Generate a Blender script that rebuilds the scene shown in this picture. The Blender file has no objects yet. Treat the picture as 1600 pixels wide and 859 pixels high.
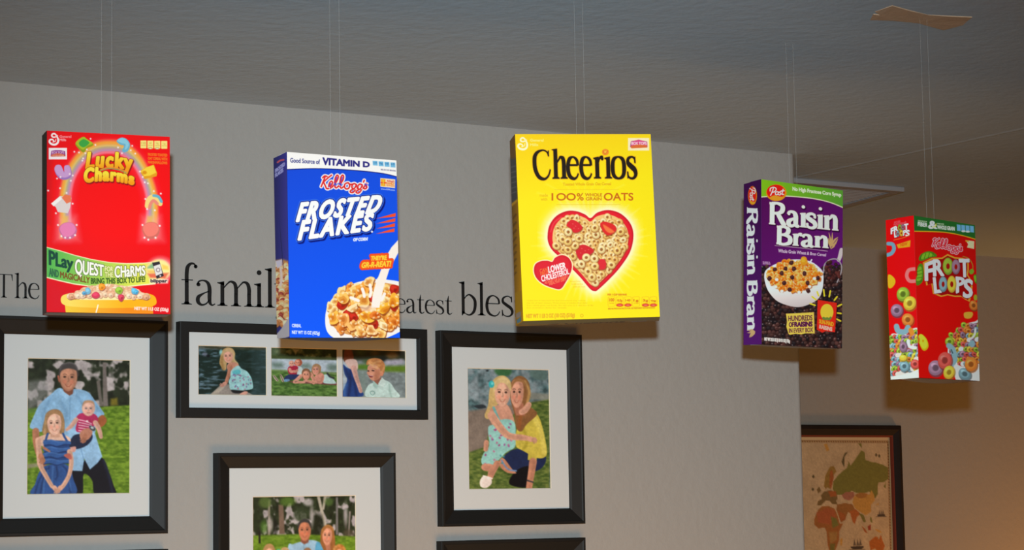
import bpy, bmesh, math, random
import numpy as np
from mathutils import Matrix, Vector

# ------------------------------------------------------------------ camera, world, lights, exposure
scene = bpy.context.scene
COL = scene.collection
EYE = Vector((0.0, 0.0, 1.6))
C_RIGHT = Vector((0.845438, -0.533841, -0.015748))
C_UP = Vector((-0.042197, -0.096162, 0.994471))
C_FWD = Vector((0.532404, 0.840099, 0.103826))
cam_data = bpy.data.cameras.new('camera')
cam_data.sensor_width = 36.0
cam_data.lens = 36.0 * 3415.16 / 1600.0
cam_data.clip_start = 0.05
cam = bpy.data.objects.new('camera', cam_data)
COL.objects.link(cam)
M = Matrix.Identity(4)
for i in range(3):
    M[i][0], M[i][1], M[i][2], M[i][3] = C_RIGHT[i], C_UP[i], -C_FWD[i], EYE[i]
cam.matrix_world = M
scene.camera = cam

scene.view_settings.view_transform = 'Standard'
scene.view_settings.look = 'None'
scene.view_settings.gamma = 1.0
scene.view_settings.use_curve_mapping = False
scene.view_settings.exposure = 0.0

world = bpy.data.worlds.new('world')
scene.world = world
world.use_nodes = True
bg = world.node_tree.nodes['Background']
bg.inputs[0].default_value = (1.0, 0.37, 0.03, 1)      # dim warm evening room light
bg.inputs[1].default_value = 0.26


def lamp(name, kind, loc, energy, color, radius):
    d = bpy.data.lights.new(name, kind)
    d.energy = energy
    d.color = color
    d.shadow_soft_size = radius
    o = bpy.data.objects.new(name, d)
    o.location = loc
    COL.objects.link(o)
    return o


# the camera's own flash head, above and a little behind the lens, thrown slightly down the wall
flash = lamp('camera_flash', 'SPOT', EYE + C_UP * 0.115 - C_FWD * 0.13, 725.0, (0.81, 0.97, 1.05), 0.016)
flash.data.spot_size = math.radians(46)
flash.data.spot_blend = 1.0
flash.rotation_euler = (C_FWD - C_UP * 0.135 - C_RIGHT * 0.015).to_track_quat('-Z', 'Y').to_euler()
# warm table lamp standing in the far hall, and one low in the room
for nm, loc, aim, watts, tint, size in (
        ('hall_lamp', (5.95, 4.7, 0.6), (0.0, 1.0, 0.2), 17.0, (1.0, 0.44, 0.11), 0.4),
        ('room_lamp', (2.4, 2.6, 0.35), (0.0, 1.0, -0.25), 30.0, (1.0, 0.48, 0.12), 1.5)):
    lp = lamp(nm, 'AREA', loc, watts, tint, 0.25)
    lp.data.shape = 'DISK'
    lp.data.size = size
    lp.rotation_euler = Vector(aim).to_track_quat('-Z', 'Y').to_euler()


# ------------------------------------------------------------------ helpers
def srgb(r, g, b):
    f = lambda c: (c / 255 / 12.92) if c / 255 <= 0.04045 else ((c / 255 + 0.055) / 1.055) ** 2.4
    return (f(r), f(g), f(b))


def material(name, color, rough=0.5, spec=0.5, bump=None, alpha=1.0, metallic=0.0, mottling=None):
    m = bpy.data.materials.new(name)
    m.use_nodes = True
    nt = m.node_tree
    p = nt.nodes['Principled BSDF']
    p.inputs['Base Color'].default_value = (*color, 1)
    p.inputs['Roughness'].default_value = rough
    p.inputs['Specular IOR Level'].default_value = spec
    p.inputs['Metallic'].default_value = metallic
    p.inputs['Alpha'].default_value = alpha
    tc = nt.nodes.new('ShaderNodeTexCoord')
    if mottling:
        sc_, amount = mottling
        n = nt.nodes.new('ShaderNodeTexNoise')
        n.inputs['Scale'].default_value = sc_
        n.inputs['Detail'].default_value = 6
        nt.links.new(tc.outputs['Object'], n.inputs['Vector'])
        r = nt.nodes.new('ShaderNodeMapRange')
        r.inputs['To Min'].default_value = 1 - amount
        r.inputs['To Max'].default_value = 1 + amount
        nt.links.new(n.outputs['Fac'], r.inputs['Value'])
        mx = nt.nodes.new('ShaderNodeVectorMath')
        mx.operation = 'SCALE'
        mx.inputs[0].default_value = color
        nt.links.new(r.outputs['Result'], mx.inputs['Scale'])
        nt.links.new(mx.outputs['Vector'], p.inputs['Base Color'])
    if bump:
        sc_, strength, dist = bump
        n = nt.nodes.new('ShaderNodeTexNoise')
        n.inputs['Scale'].default_value = sc_
        n.inputs['Detail'].default_value = 3
        nt.links.new(tc.outputs['Object'], n.inputs['Vector'])
        b = nt.nodes.new('ShaderNodeBump')
        b.inputs['Strength'].default_value = strength
        b.inputs['Distance'].default_value = dist
        nt.links.new(n.outputs['Fac'], b.inputs['Height'])
        nt.links.new(b.outputs['Normal'], p.inputs['Normal'])
    return m


def print_material(name, rough, spec, coat=0.0):
    """ink on paper: the printed colours are stored on the sheet itself"""
    m = bpy.data.materials.new(name)
    m.use_nodes = True
    nt = m.node_tree
    p = nt.nodes['Principled BSDF']
    a = nt.nodes.new('ShaderNodeVertexColor')
    a.layer_name = 'ink'
    nt.links.new(a.outputs['Color'], p.inputs['Base Color'])
    p.inputs['Roughness'].default_value = rough
    p.inputs['Specular IOR Level'].default_value = spec
    p.inputs['Coat Weight'].default_value = coat
    p.inputs['Coat Roughness'].default_value = 0.25
    return m


MAT = {
    'wall': material('wall_paint', srgb(158, 156, 152), 0.85, 0.15, bump=(55, 0.35, 0.004), mottling=(1.4, 0.03)),
    'hall': material('hall_wall_paint', srgb(150, 142, 132), 0.85, 0.15, bump=(55, 0.35, 0.004), mottling=(1.4, 0.03)),
    'ceiling': material('ceiling_paint', srgb(178, 195, 208), 0.9, 0.1, bump=(40, 0.35, 0.004), mottling=(1.6, 0.04)),
    'floor': material('floor_tile', srgb(86, 72, 60), 0.6, 0.3, mottling=(3, 0.1)),
    'black_wood': material('black_painted_wood', srgb(19, 20, 20), 0.55, 0.3, bump=(90, 0.08, 0.001)),
    'mat': material('white_mat_board', srgb(200, 204, 204), 0.9, 0.1, bump=(400, 0.1, 0.0005)),
    'mat_edge': material('mat_bevel_core', srgb(226, 214, 190), 0.9, 0.1),
    'back': material('frame_backing_board', srgb(96, 78, 58), 0.9, 0.1),
    'vinyl': material('black_vinyl', srgb(20, 21, 22), 0.5, 0.3),
    'card': material('grey_carton_board', srgb(150, 146, 138), 0.8, 0.2, mottling=(30, 0.08)),
    'line': material('clear_nylon', (0.75, 0.75, 0.72), 0.15, 0.6, alpha=0.15),
    'tape': material('brown_paper_tape', srgb(206, 176, 146), 0.7, 0.2, mottling=(60, 0.15), bump=(120, 0.4, 0.002)),
    'vent': material('grey_enamelled_steel', srgb(150, 152, 156), 0.45, 0.5),
    'dark': material('duct_shadow_steel', srgb(62, 64, 68), 0.8, 0.1),
    'map_wood': material('dark_brown_wood', srgb(34, 24, 20), 0.65, 0.15, mottling=(25, 0.25)),
    'map_gilt': material('red_gilt_lip', srgb(112, 44, 28), 0.6, 0.2),
    'print': print_material('printed_carton', 0.5, 0.08, 0.0),
    'photo': print_material('photo_paper', 0.5, 0.3),
    'map': print_material('map_paper', 0.75, 0.15),
}


def empty(name, loc, rot=(0, 0, 0), label=None, cat=None, group=None):
    o = bpy.data.objects.new(name, None)
    o.empty_display_size = 0.05
    o.location = loc
    o.rotation_euler = rot
    COL.objects.link(o)
    tag(o, label, cat, group)
    return o


def tag(o, label=None, cat=None, group=None, kind=None):
    if label: o['label'] = label
    if cat: o['category'] = cat
    if group: o['group'] = group
    if kind: o['kind'] = kind
    return o


def mesh_object(name, verts, faces, mats, parent=None, face_mats=None, smooth=False):
    me = bpy.data.meshes.new(name)
    me.from_pydata([tuple(v) for v in verts], [], faces)
    for m in (mats if isinstance(mats, (list, tuple)) else [mats]):
        me.materials.append(m)
    if face_mats:
        for p, k in zip(me.polygons, face_mats):
            p.material_index = k
    if smooth:
        for p in me.polygons:
            p.use_smooth = True
    bm = bmesh.new()
    bm.from_mesh(me)
    bmesh.ops.recalc_face_normals(bm, faces=bm.faces)
    bm.to_mesh(me)
    bm.free()
    o = bpy.data.objects.new(name, me)
    COL.objects.link(o)
    if parent: o.parent = parent
    return o


class Geo:
    """collects boxes, prisms and rings into one mesh"""
    def __init__(self):
        self.v, self.f, self.m = [], [], []

    def add(self, verts, faces, mat=0):
        n = len(self.v)
        self.v += [tuple(v) for v in verts]
        self.f += [tuple(i + n for i in f) for f in faces]
        self.m += [mat] * len(faces)
        return self

    def hexa(self, c, mat=0):
        """eight corners: four of one side, then the four opposite in the same order"""
        return self.add(c, [(0, 1, 2, 3), (7, 6, 5, 4), (0, 4, 5, 1), (1, 5, 6, 2), (2, 6, 7, 3), (3, 7, 4, 0)], mat)

    def box(self, a, b, mat=0):
        (x0, y0, z0), (x1, y1, z1) = a, b
        return self.hexa([(x0, y0, z0), (x1, y0, z0), (x1, y0, z1), (x0, y0, z1),
                          (x0, y1, z0), (x1, y1, z0), (x1, y1, z1), (x0, y1, z1)], mat)

    def tube(self, p, q, r, n=8, mat=0):
        p, q = Vector(p), Vector(q)
        d = (q - p).normalized()
        s = d.orthogonal().normalized()
        t = d.cross(s)
        ring = lambda c: [c + (s * math.cos(2 * math.pi * k / n) + t * math.sin(2 * math.pi * k / n)) * r for k in range(n)]
        return self.add(ring(p) + ring(q), [(k, (k + 1) % n, n + (k + 1) % n, n + k) for k in range(n)] +
                        [tuple(range(n))[::-1], tuple(range(n, 2 * n))], mat)

    def frame(self, x0, x1, z0, z1, profile, mat=0):
        """mitred frame in the xz plane; profile = closed list of (inset from the outer edge, y)"""
        n = len(profile)
        verts = []
        for (i, y) in profile:
            verts += [(x0 + i, y, z0 + i), (x1 - i, y, z0 + i), (x1 - i, y, z1 - i), (x0 + i, y, z1 - i)]
        faces = []
        for k in range(n):
            a, b = 4 * k, 4 * ((k + 1) % n)
            for j in range(4):
                jj = (j + 1) % 4
                faces.append((a + j, a + jj, b + jj, b + j))
        return self.add(verts, faces, mat)

    def build(self, name, mats, parent=None, smooth=False):
        return mesh_object(name, self.v, self.f, mats, parent, self.m, smooth)


def bevel(o, w, seg=2):
    b = o.modifiers.new('bevel', 'BEVEL')
    b.width = w
    b.segments = seg
    b.limit_method = 'ANGLE'
    return o


# ------------------------------------------------------------------ the room
CEIL = 1.6 + 0.8388
WALL_Y, WALL_END, FAR_Y = 4.1, 3.426, 5.571
tag(Geo().box((-3, -2.5, -0.1), (8.5, 6.4, 0)).build('floor', MAT['floor']), kind='structure')
g = Geo().box((-3, -2.5, CEIL), (8.5, 6.4, CEIL + 0.1))
# faint plaster ridge where two ceiling boards meet
g.add([(3.635, 3.4, CEIL + .001), (3.655, 3.4, CEIL - .0014), (3.675, 3.4, CEIL + .001),
       (3.685, 5.57, CEIL + .001), (3.705, 5.57, CEIL - .0014), (3.725, 5.57, CEIL + .001)],
      [(0, 1, 4, 3), (1, 2, 5, 4), (0, 2, 1), (3, 4, 5), (0, 3, 5, 2)])
tag(g.build('ceiling', MAT['ceiling']), kind='structure')
# main wall with a rounded (bullnose) outer corner, turning back into the hall
r, th = 0.014, 0.16
prof = [(-3, WALL_Y)] + [(WALL_END - r + r * math.sin(a), WALL_Y + r - r * math.cos(a)) for a in np.linspace(0, math.pi / 2, 7)]
prof += [(WALL_END, WALL_Y + th), (-3, WALL_Y + th)]
n = len(prof)
v = [(x, y, 0) for x, y in prof] + [(x, y, CEIL) for x, y in prof]
f = [(k, (k + 1) % n, n + (k + 1) % n, n + k) for k in range(n)] + [tuple(range(n))[::-1], tuple(range(n, 2 * n))]
tag(mesh_object('wall_front', v, f, MAT['wall']), kind='structure')
tag(Geo().box((-3, FAR_Y, 0), (8.5, FAR_Y + .15, CEIL)).build('wall_back', MAT['hall']), kind='structure')

# ------------------------------------------------------------------ printing press: ink laid on sheets as per-point colours
def catmull(P, closed=True, k=8):
    P = np.asarray(P, float)
    n = len(P)
    t = np.linspace(0, 1, k, endpoint=False)[:, None]
    out = []
    for i in range(n if closed else n - 1):
        if closed:
            a, b, c, d = P[(i - 1) % n], P[i], P[(i + 1) % n], P[(i + 2) % n]
        else:
            a, b, c, d = P[max(i - 1, 0)], P[i], P[i + 1], P[min(i + 2, n - 1)]
        out.append(0.5 * (2 * b + (c - a) * t + (2 * a - 5 * b + 4 * c - d) * t ** 2 + (3 * b - a - 3 * c + d) * t ** 3))
    if not closed:
        out.append(P[-1:])
    return np.concatenate(out)


def loop_segments(P):
    P = np.asarray(P, float)
    return np.stack([P, np.roll(P, -1, 0)], 1)


def ribbon(P, closed=False, k=8):
    """outline of a brush stroke: rows of (x, y, half width); returns left side, right side"""
    S = catmull(P, closed, k)
    xy, w = S[:, :2], np.maximum(S[:, 2], 1e-4)
    if closed:
        d = np.roll(xy, -1, 0) - np.roll(xy, 1, 0)
    else:
        d = np.gradient(xy, axis=0)
    d /= np.maximum(np.hypot(d[:, 0], d[:, 1]), 1e-9)[:, None]
    nrm = np.stack([-d[:, 1], d[:, 0]], 1)
    return xy + nrm * w[:, None], xy - nrm * w[:, None]


def seg_sdf(Q, segs):
    """signed distance (negative inside, even-odd) from points Q to an outline given as segments"""
    A, Bv = segs[:, 0], segs[:, 1]
    D = Bv - A
    L2 = np.maximum((D ** 2).sum(1), 1e-12)
    out = np.empty(len(Q))
    step = max(1, int(2.5e6 // max(len(A), 1)))
    for s in range(0, len(Q), step):
        q = Q[s:s + step]
        rx = q[:, 0:1] - A[None, :, 0]
        ry = q[:, 1:2] - A[None, :, 1]
        t = np.clip((rx * D[:, 0] + ry * D[:, 1]) / L2, 0, 1)
        d2 = ((rx - t * D[:, 0]) ** 2 + (ry - t * D[:, 1]) ** 2).min(1)
        up = (A[None, :, 1] > q[:, 1:2]) != (Bv[None, :, 1] > q[:, 1:2])
        with np.errstate(divide='ignore', invalid='ignore'):
            xi = A[:, 0] + (q[:, 1:2] - A[:, 1]) * (D[:, 0] / np.where(D[:, 1] == 0, 1e-12, D[:, 1]))
        ins = ((up & (q[:, 0:1] < xi)).sum(1) % 2) == 1
        d = np.sqrt(d2)
        out[s:s + step] = np.where(ins, -d, d)
    return out


_TEXT = {}


def text_segments(s, track=1.0):
    """outline of a line of plain sans lettering, cap height 1, left edge 0"""
    if (s, track) in _TEXT:
        return _TEXT[s, track]
    cu = bpy.data.curves.new('lettering', 'FONT')
    cu.body = s
    cu.size = 1.0
    cu.resolution_u = 4
    cu.space_character = track
    ob = bpy.data.objects.new('lettering', cu)
    me = bpy.data.meshes.new_from_object(ob)
    co = np.empty(len(me.vertices) * 3)
    me.vertices.foreach_get('co', co)
    co = co.reshape(-1, 3)[:, :2]
    count = {}
    for p in me.polygons:
        vs = list(p.vertices)
        for a, b in zip(vs, vs[1:] + vs[:1]):
            key = (min(a, b), max(a, b))
            count[key] = count.get(key, 0) + 1
    e = np.array([k for k, c in count.items() if c == 1], int)
    seg = co[e]
    bpy.data.objects.remove(ob)
    bpy.data.curves.remove(cu)
    bpy.data.meshes.remove(me)
    seg[..., 0] -= seg[..., 0].min()
    seg /= 0.683                                     # cap height of the built-in face
    _TEXT[s, track] = [seg]
    return [seg]


def value_noise(X, Y, cell, seed):
    rs = np.random.RandomState(seed)
    T = rs.rand(64, 64)
    x, y = X / cell, Y / cell
    i, j = np.floor(x).astype(int), np.floor(y).astype(int)
    u, w = x - i, y - j
    u, w = u * u * (3 - 2 * u), w * w * (3 - 2 * w)
    g = lambda a, b: T[a % 64, b % 64]
    return (g(i, j) * (1 - u) + g(i + 1, j) * u) * (1 - w) + (g(i, j + 1) * (1 - u) + g(i + 1, j + 1) * u) * w


def fractal(X, Y, cell, seed, n=3):
    return sum(value_noise(X, Y, cell / 2 ** k, seed + k) * 0.5 ** k for k in range(n)) / sum(0.5 ** k for k in range(n))


def homography(src, dst):
    A = []
    for (x, y), (u, v) in zip(src, dst):
        A.append([x, y, 1, 0, 0, 0, -u * x, -u * y, -u])
        A.append([0, 0, 0, x, y, 1, -v * x, -v * y, -v])
    return np.linalg.svd(np.array(A, float))[2][-1].reshape(3, 3)


def hmap(H, P):
    P = np.asarray(P, float)
    q = np.concatenate([P, np.ones(P.shape[:-1] + (1,))], -1) @ H.T
    return q[..., :2] / q[..., 2:]


class Sheet:
    """a printed sheet; artwork is drawn in the units its corners are given in (top left, top right, bottom right, bottom left)"""
    def __init__(self, corners, nx, ny, base):
        unit = [(0, 0), (1, 0), (1, 1), (0, 1)]
        self.toart, self.touv = homography(unit, corners), homography(corners, unit)
        self.nx, self.ny = nx, ny
        u, v = np.meshgrid(np.linspace(0, 1, nx + 1), np.linspace(0, 1, ny + 1))
        P = hmap(self.toart, np.stack([u, v], -1))
        self.X, self.Y = P[..., 0], P[..., 1]
        self.rgb = np.empty((ny + 1, nx + 1, 3))
        self.rgb[:] = np.array(base, float) / 255
        self.view(0, 0, 1)

    def view(self, ox, oy, s):
        """draw in a magnified window: origin and magnification"""
        self.ox, self.oy, self.s = ox, oy, s
        return self

    def P(self, p):
        p = np.array(p, float)
        p[..., 0] = p[..., 0] / self.s + self.ox
        p[..., 1] = p[..., 1] / self.s + self.oy
        if p.shape[-1] > 2:
            p[..., 2:] /= self.s
        return p

    def window(self, lo, hi):
        c = hmap(self.touv, [(lo[0], lo[1]), (hi[0], lo[1]), (hi[0], hi[1]), (lo[0], hi[1])])
        i0 = int(np.clip(np.floor(c[:, 0].min() * self.nx), 0, self.nx + 1)); i1 = int(np.clip(np.ceil(c[:, 0].max() * self.nx) + 1, 0, self.nx + 1))
        j0 = int(np.clip(np.floor(c[:, 1].min() * self.ny), 0, self.ny + 1)); j1 = int(np.clip(np.ceil(c[:, 1].max() * self.ny) + 1, 0, self.ny + 1))
        return slice(j0, j1), slice(i0, i1)

    def blend(self, w, cover, color, alpha):
        c = color
        if not callable(c):
            c = np.array(c, float) / 255
        else:
            c = c(self.X[w], self.Y[w]) / 255
        a = (cover * alpha)[..., None]
        self.rgb[w] = self.rgb[w] * (1 - a) + c * a

    def outline(self, groups, layers, soft=0.8, alpha=1.0):
        """groups: list of segment arrays (united); layers: list of (grow, colour) drawn in turn"""
        allp = np.concatenate([g.reshape(-1, 2) for g in groups])
        m = max([l[0] for l in layers] + [0]) + soft + 1
        w = self.window(allp.min(0) - m, allp.max(0) + m)
        X, Y = self.X[w], self.Y[w]
        if X.size == 0:
            return
        Q = np.stack([X.ravel(), Y.ravel()], 1)
        sd = np.full(len(Q), 1e9)
        for g in groups:
            lo, hi = g.reshape(-1, 2).min(0) - m, g.reshape(-1, 2).max(0) + m
            k = np.nonzero((Q[:, 0] > lo[0]) & (Q[:, 0] < hi[0]) & (Q[:, 1] > lo[1]) & (Q[:, 1] < hi[1]))[0]
            if len(k):
                sd[k] = np.minimum(sd[k], seg_sdf(Q[k], g))
        sd = sd.reshape(X.shape)
        for l in layers:
            sf = l[2] if len(l) > 2 else soft
            self.blend(w, np.clip(0.5 - (sd - l[0]) / sf, 0, 1), l[1], alpha)

    def poly(self, P, color, smooth=False, soft=0.8, alpha=1.0, edge=None):
        P = self.P(P)
        if smooth:
            P = catmull(P, True, 6)
        lay = [(0, color)]
        if edge:
            lay = [(edge[0], edge[1])] + lay
        self.outline([loop_segments(P)], lay, soft, alpha)

    def blob(self, P, color, soft=0.8, alpha=1.0, edge=None):
        self.poly(P, color, True, soft, alpha, edge)

    def dot(self, cx, cy, rx, ry=None, color=(0, 0, 0), rot=0.0, soft=0.8, alpha=1.0, hole=0.0):
        ry = rx if ry is None else ry
        (x, y), rx, ry = self.P((cx, cy)), rx / self.s, ry / self.s
        m = max(rx, ry) + soft + 1
        w = self.window((x - m, y - m), (x + m, y + m))
        dx, dy = self.X[w] - x, self.Y[w] - y
        if dx.size == 0:
            return
        c, s_ = math.cos(rot), math.sin(rot)
        u, v = dx * c + dy * s_, -dx * s_ + dy * c
        r = np.hypot(u / rx, v / ry)
        scale = min(rx, ry)
        cov = np.clip(0.5 - (r - 1) * scale / soft, 0, 1)
        if hole:
            cov = cov * np.clip(0.5 + (r - hole) * scale / soft, 0, 1)
        self.blend(w, cov, color, alpha)

    def stroke(self, P, width, color, soft=0.8, alpha=1.0, closed=False, edge=None, smooth=True):
        P = [tuple(p) + ((width / 2,) if len(p) == 2 else ()) for p in P]
        P = self.P(P)
        if not smooth:
            Q = []
            for a, b in zip(P[:-1], P[1:]):
                Q += [a + (b - a) * t for t in np.linspace(0, 1, 4, endpoint=False)]
            P = np.array(Q + [P[-1]])
        l, r = ribbon(P, closed, 6 if smooth else 1)
        n = len(l)
        quads = [np.array([l[i], l[(i + 1) % n], r[(i + 1) % n], r[i]]) for i in range(n if closed else n - 1)]
        if closed:
            segs = [np.concatenate([loop_segments(l), loop_segments(r)])]
        else:
            # round caps united with the ribbon
            segs = [loop_segments(np.concatenate([l, r[::-1]]))]
            for e in (0, -1):
                a = np.linspace(0, 2 * math.pi, 10, endpoint=False)
                segs.append(loop_segments(catmull(P, False, 6)[e, :2] + np.stack([np.cos(a), np.sin(a)], 1) * max(catmull(P, False, 6)[e, 2], 1e-4)))
        lay = [(0, color)]
        if edge:
            es = edge if isinstance(edge, list) else [edge]
            lay = [(e[0], e[1]) for e in es] + lay
        self.outline(segs, lay, soft, alpha)

    def letters(self, groups, quad, layers, bend=0.0, soft=0.7, alpha=1.0, width=None, curve=None):
        """lay lettering outlines (cap height 1) into a quad: bottom left, bottom right, top right, top left"""
        q = self.P(np.array(quad, float))
        wd = width or max(g[..., 0].max() for g in groups)
        out = []
        for g in groups:
            u, v = g[..., 0] / wd, g[..., 1]
            bl, br, tr, tl = q
            b = bl + (br - bl) * u[..., None]
            t = tl + (tr - tl) * u[..., None]
            p = b + (t - b) * v[..., None]
            if curve is not None:
                lo, hi = curve
                off = (lo * (1 - v) + hi * v) * 4 * u * (1 - u) / self.s
            else:
                off = 4 * u * (1 - u) * bend / self.s
            p[..., 1] += off
            out.append(p)
        self.outline(out, layers, soft, alpha)

    def text(self, s, quad, color, bold=0.0, edge=None, bend=0.0, soft=0.7, alpha=1.0, curve=None, track=1.0):
        lay = []
        if edge:
            for e in (edge if isinstance(edge, list) else [edge]):
                lay.append(tuple([e[0] + bold] + list(e[1:])))
        lay.append((bold, color))
        self.letters(text_segments(s, track), quad, lay, bend, soft, alpha, curve=curve)

    def line(self, s, x, y, w, h, color, **k):
        """level text: left, baseline, width, cap height"""
        sk = k.pop('slope', 0.0)
        self.text(s, [(x, y), (x + w, y + sk), (x + w, y + sk - h), (x, y - h)], color, **k)

    def soften(self, n=1):
        """a little optical blur, as in an enlarged snapshot"""
        for _ in range(n):
            for ax in (0, 1):
                a = np.concatenate([np.take(self.rgb, [0], ax), self.rgb, np.take(self.rgb, [-1], ax)], ax)
                k = self.rgb.shape[ax]
                self.rgb = .25 * np.take(a, range(0, k), ax) + .5 * np.take(a, range(1, k + 1), ax) + .25 * np.take(a, range(2, k + 2), ax)

    def build(self, name, corners, mat, parent, white=250.0, normal=0.0006, bulge=0.0, stock=(1, 1, 1)):
        """corners: four 3-D points, same order; white: how bright plain white card looks in the picture"""
        nx, ny = self.nx, self.ny
        c = np.clip(self.rgb, 0, 1)
        lin = np.where(c <= 0.04045, c / 12.92, ((c + 0.055) / 1.055) ** 2.4)
        lin = np.clip(lin * (0.84 / srgb(white, white, white)[0]) * np.array(stock), 0.003, 0.9)
        a, b, cc, d = [np.array(p, float) for p in corners]
        nrm = np.cross(d - a, b - a)
        nrm /= np.linalg.norm(nrm)
        u, v = np.meshgrid(np.linspace(0, 1, nx + 1), np.linspace(0, 1, ny + 1))
        u, v = u[..., None], v[..., None]
        pts = (a * (1 - u) + b * u) * (1 - v) + (d * (1 - u) + cc * u) * v + nrm * (normal + bulge * 16 * u * (1 - u) * v * (1 - v))
        me = bpy.data.meshes.new(name)
        N, F = (nx + 1) * (ny + 1), nx * ny
        idx = np.arange(N).reshape(ny + 1, nx + 1)
        quads = np.stack([idx[:-1, :-1], idx[1:, :-1], idx[1:, 1:], idx[:-1, 1:]], -1).reshape(-1, 4)
        me.vertices.add(N)
        me.vertices.foreach_set('co', pts.reshape(-1).astype(np.float32))
        me.loops.add(F * 4)
        me.loops.foreach_set('vertex_index', quads.reshape(-1).astype(np.int32))
        me.polygons.add(F)
        me.polygons.foreach_set('loop_start', np.arange(0, F * 4, 4, dtype=np.int32))
        at = me.color_attributes.new('ink', 'FLOAT_COLOR', 'POINT')
        rgba = np.ones((N, 4), np.float32)
        rgba[:, :3] = lin.reshape(-1, 3)
        at.data.foreach_set('color', rgba.reshape(-1))
        me.update(calc_edges=True)
        me.materials.append(mat)
        if bulge:
            me.polygons.foreach_set('use_smooth', np.ones(F, bool))
        o = bpy.data.objects.new(name, me)
        COL.objects.link(o)
        o.parent = parent
        return o


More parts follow.
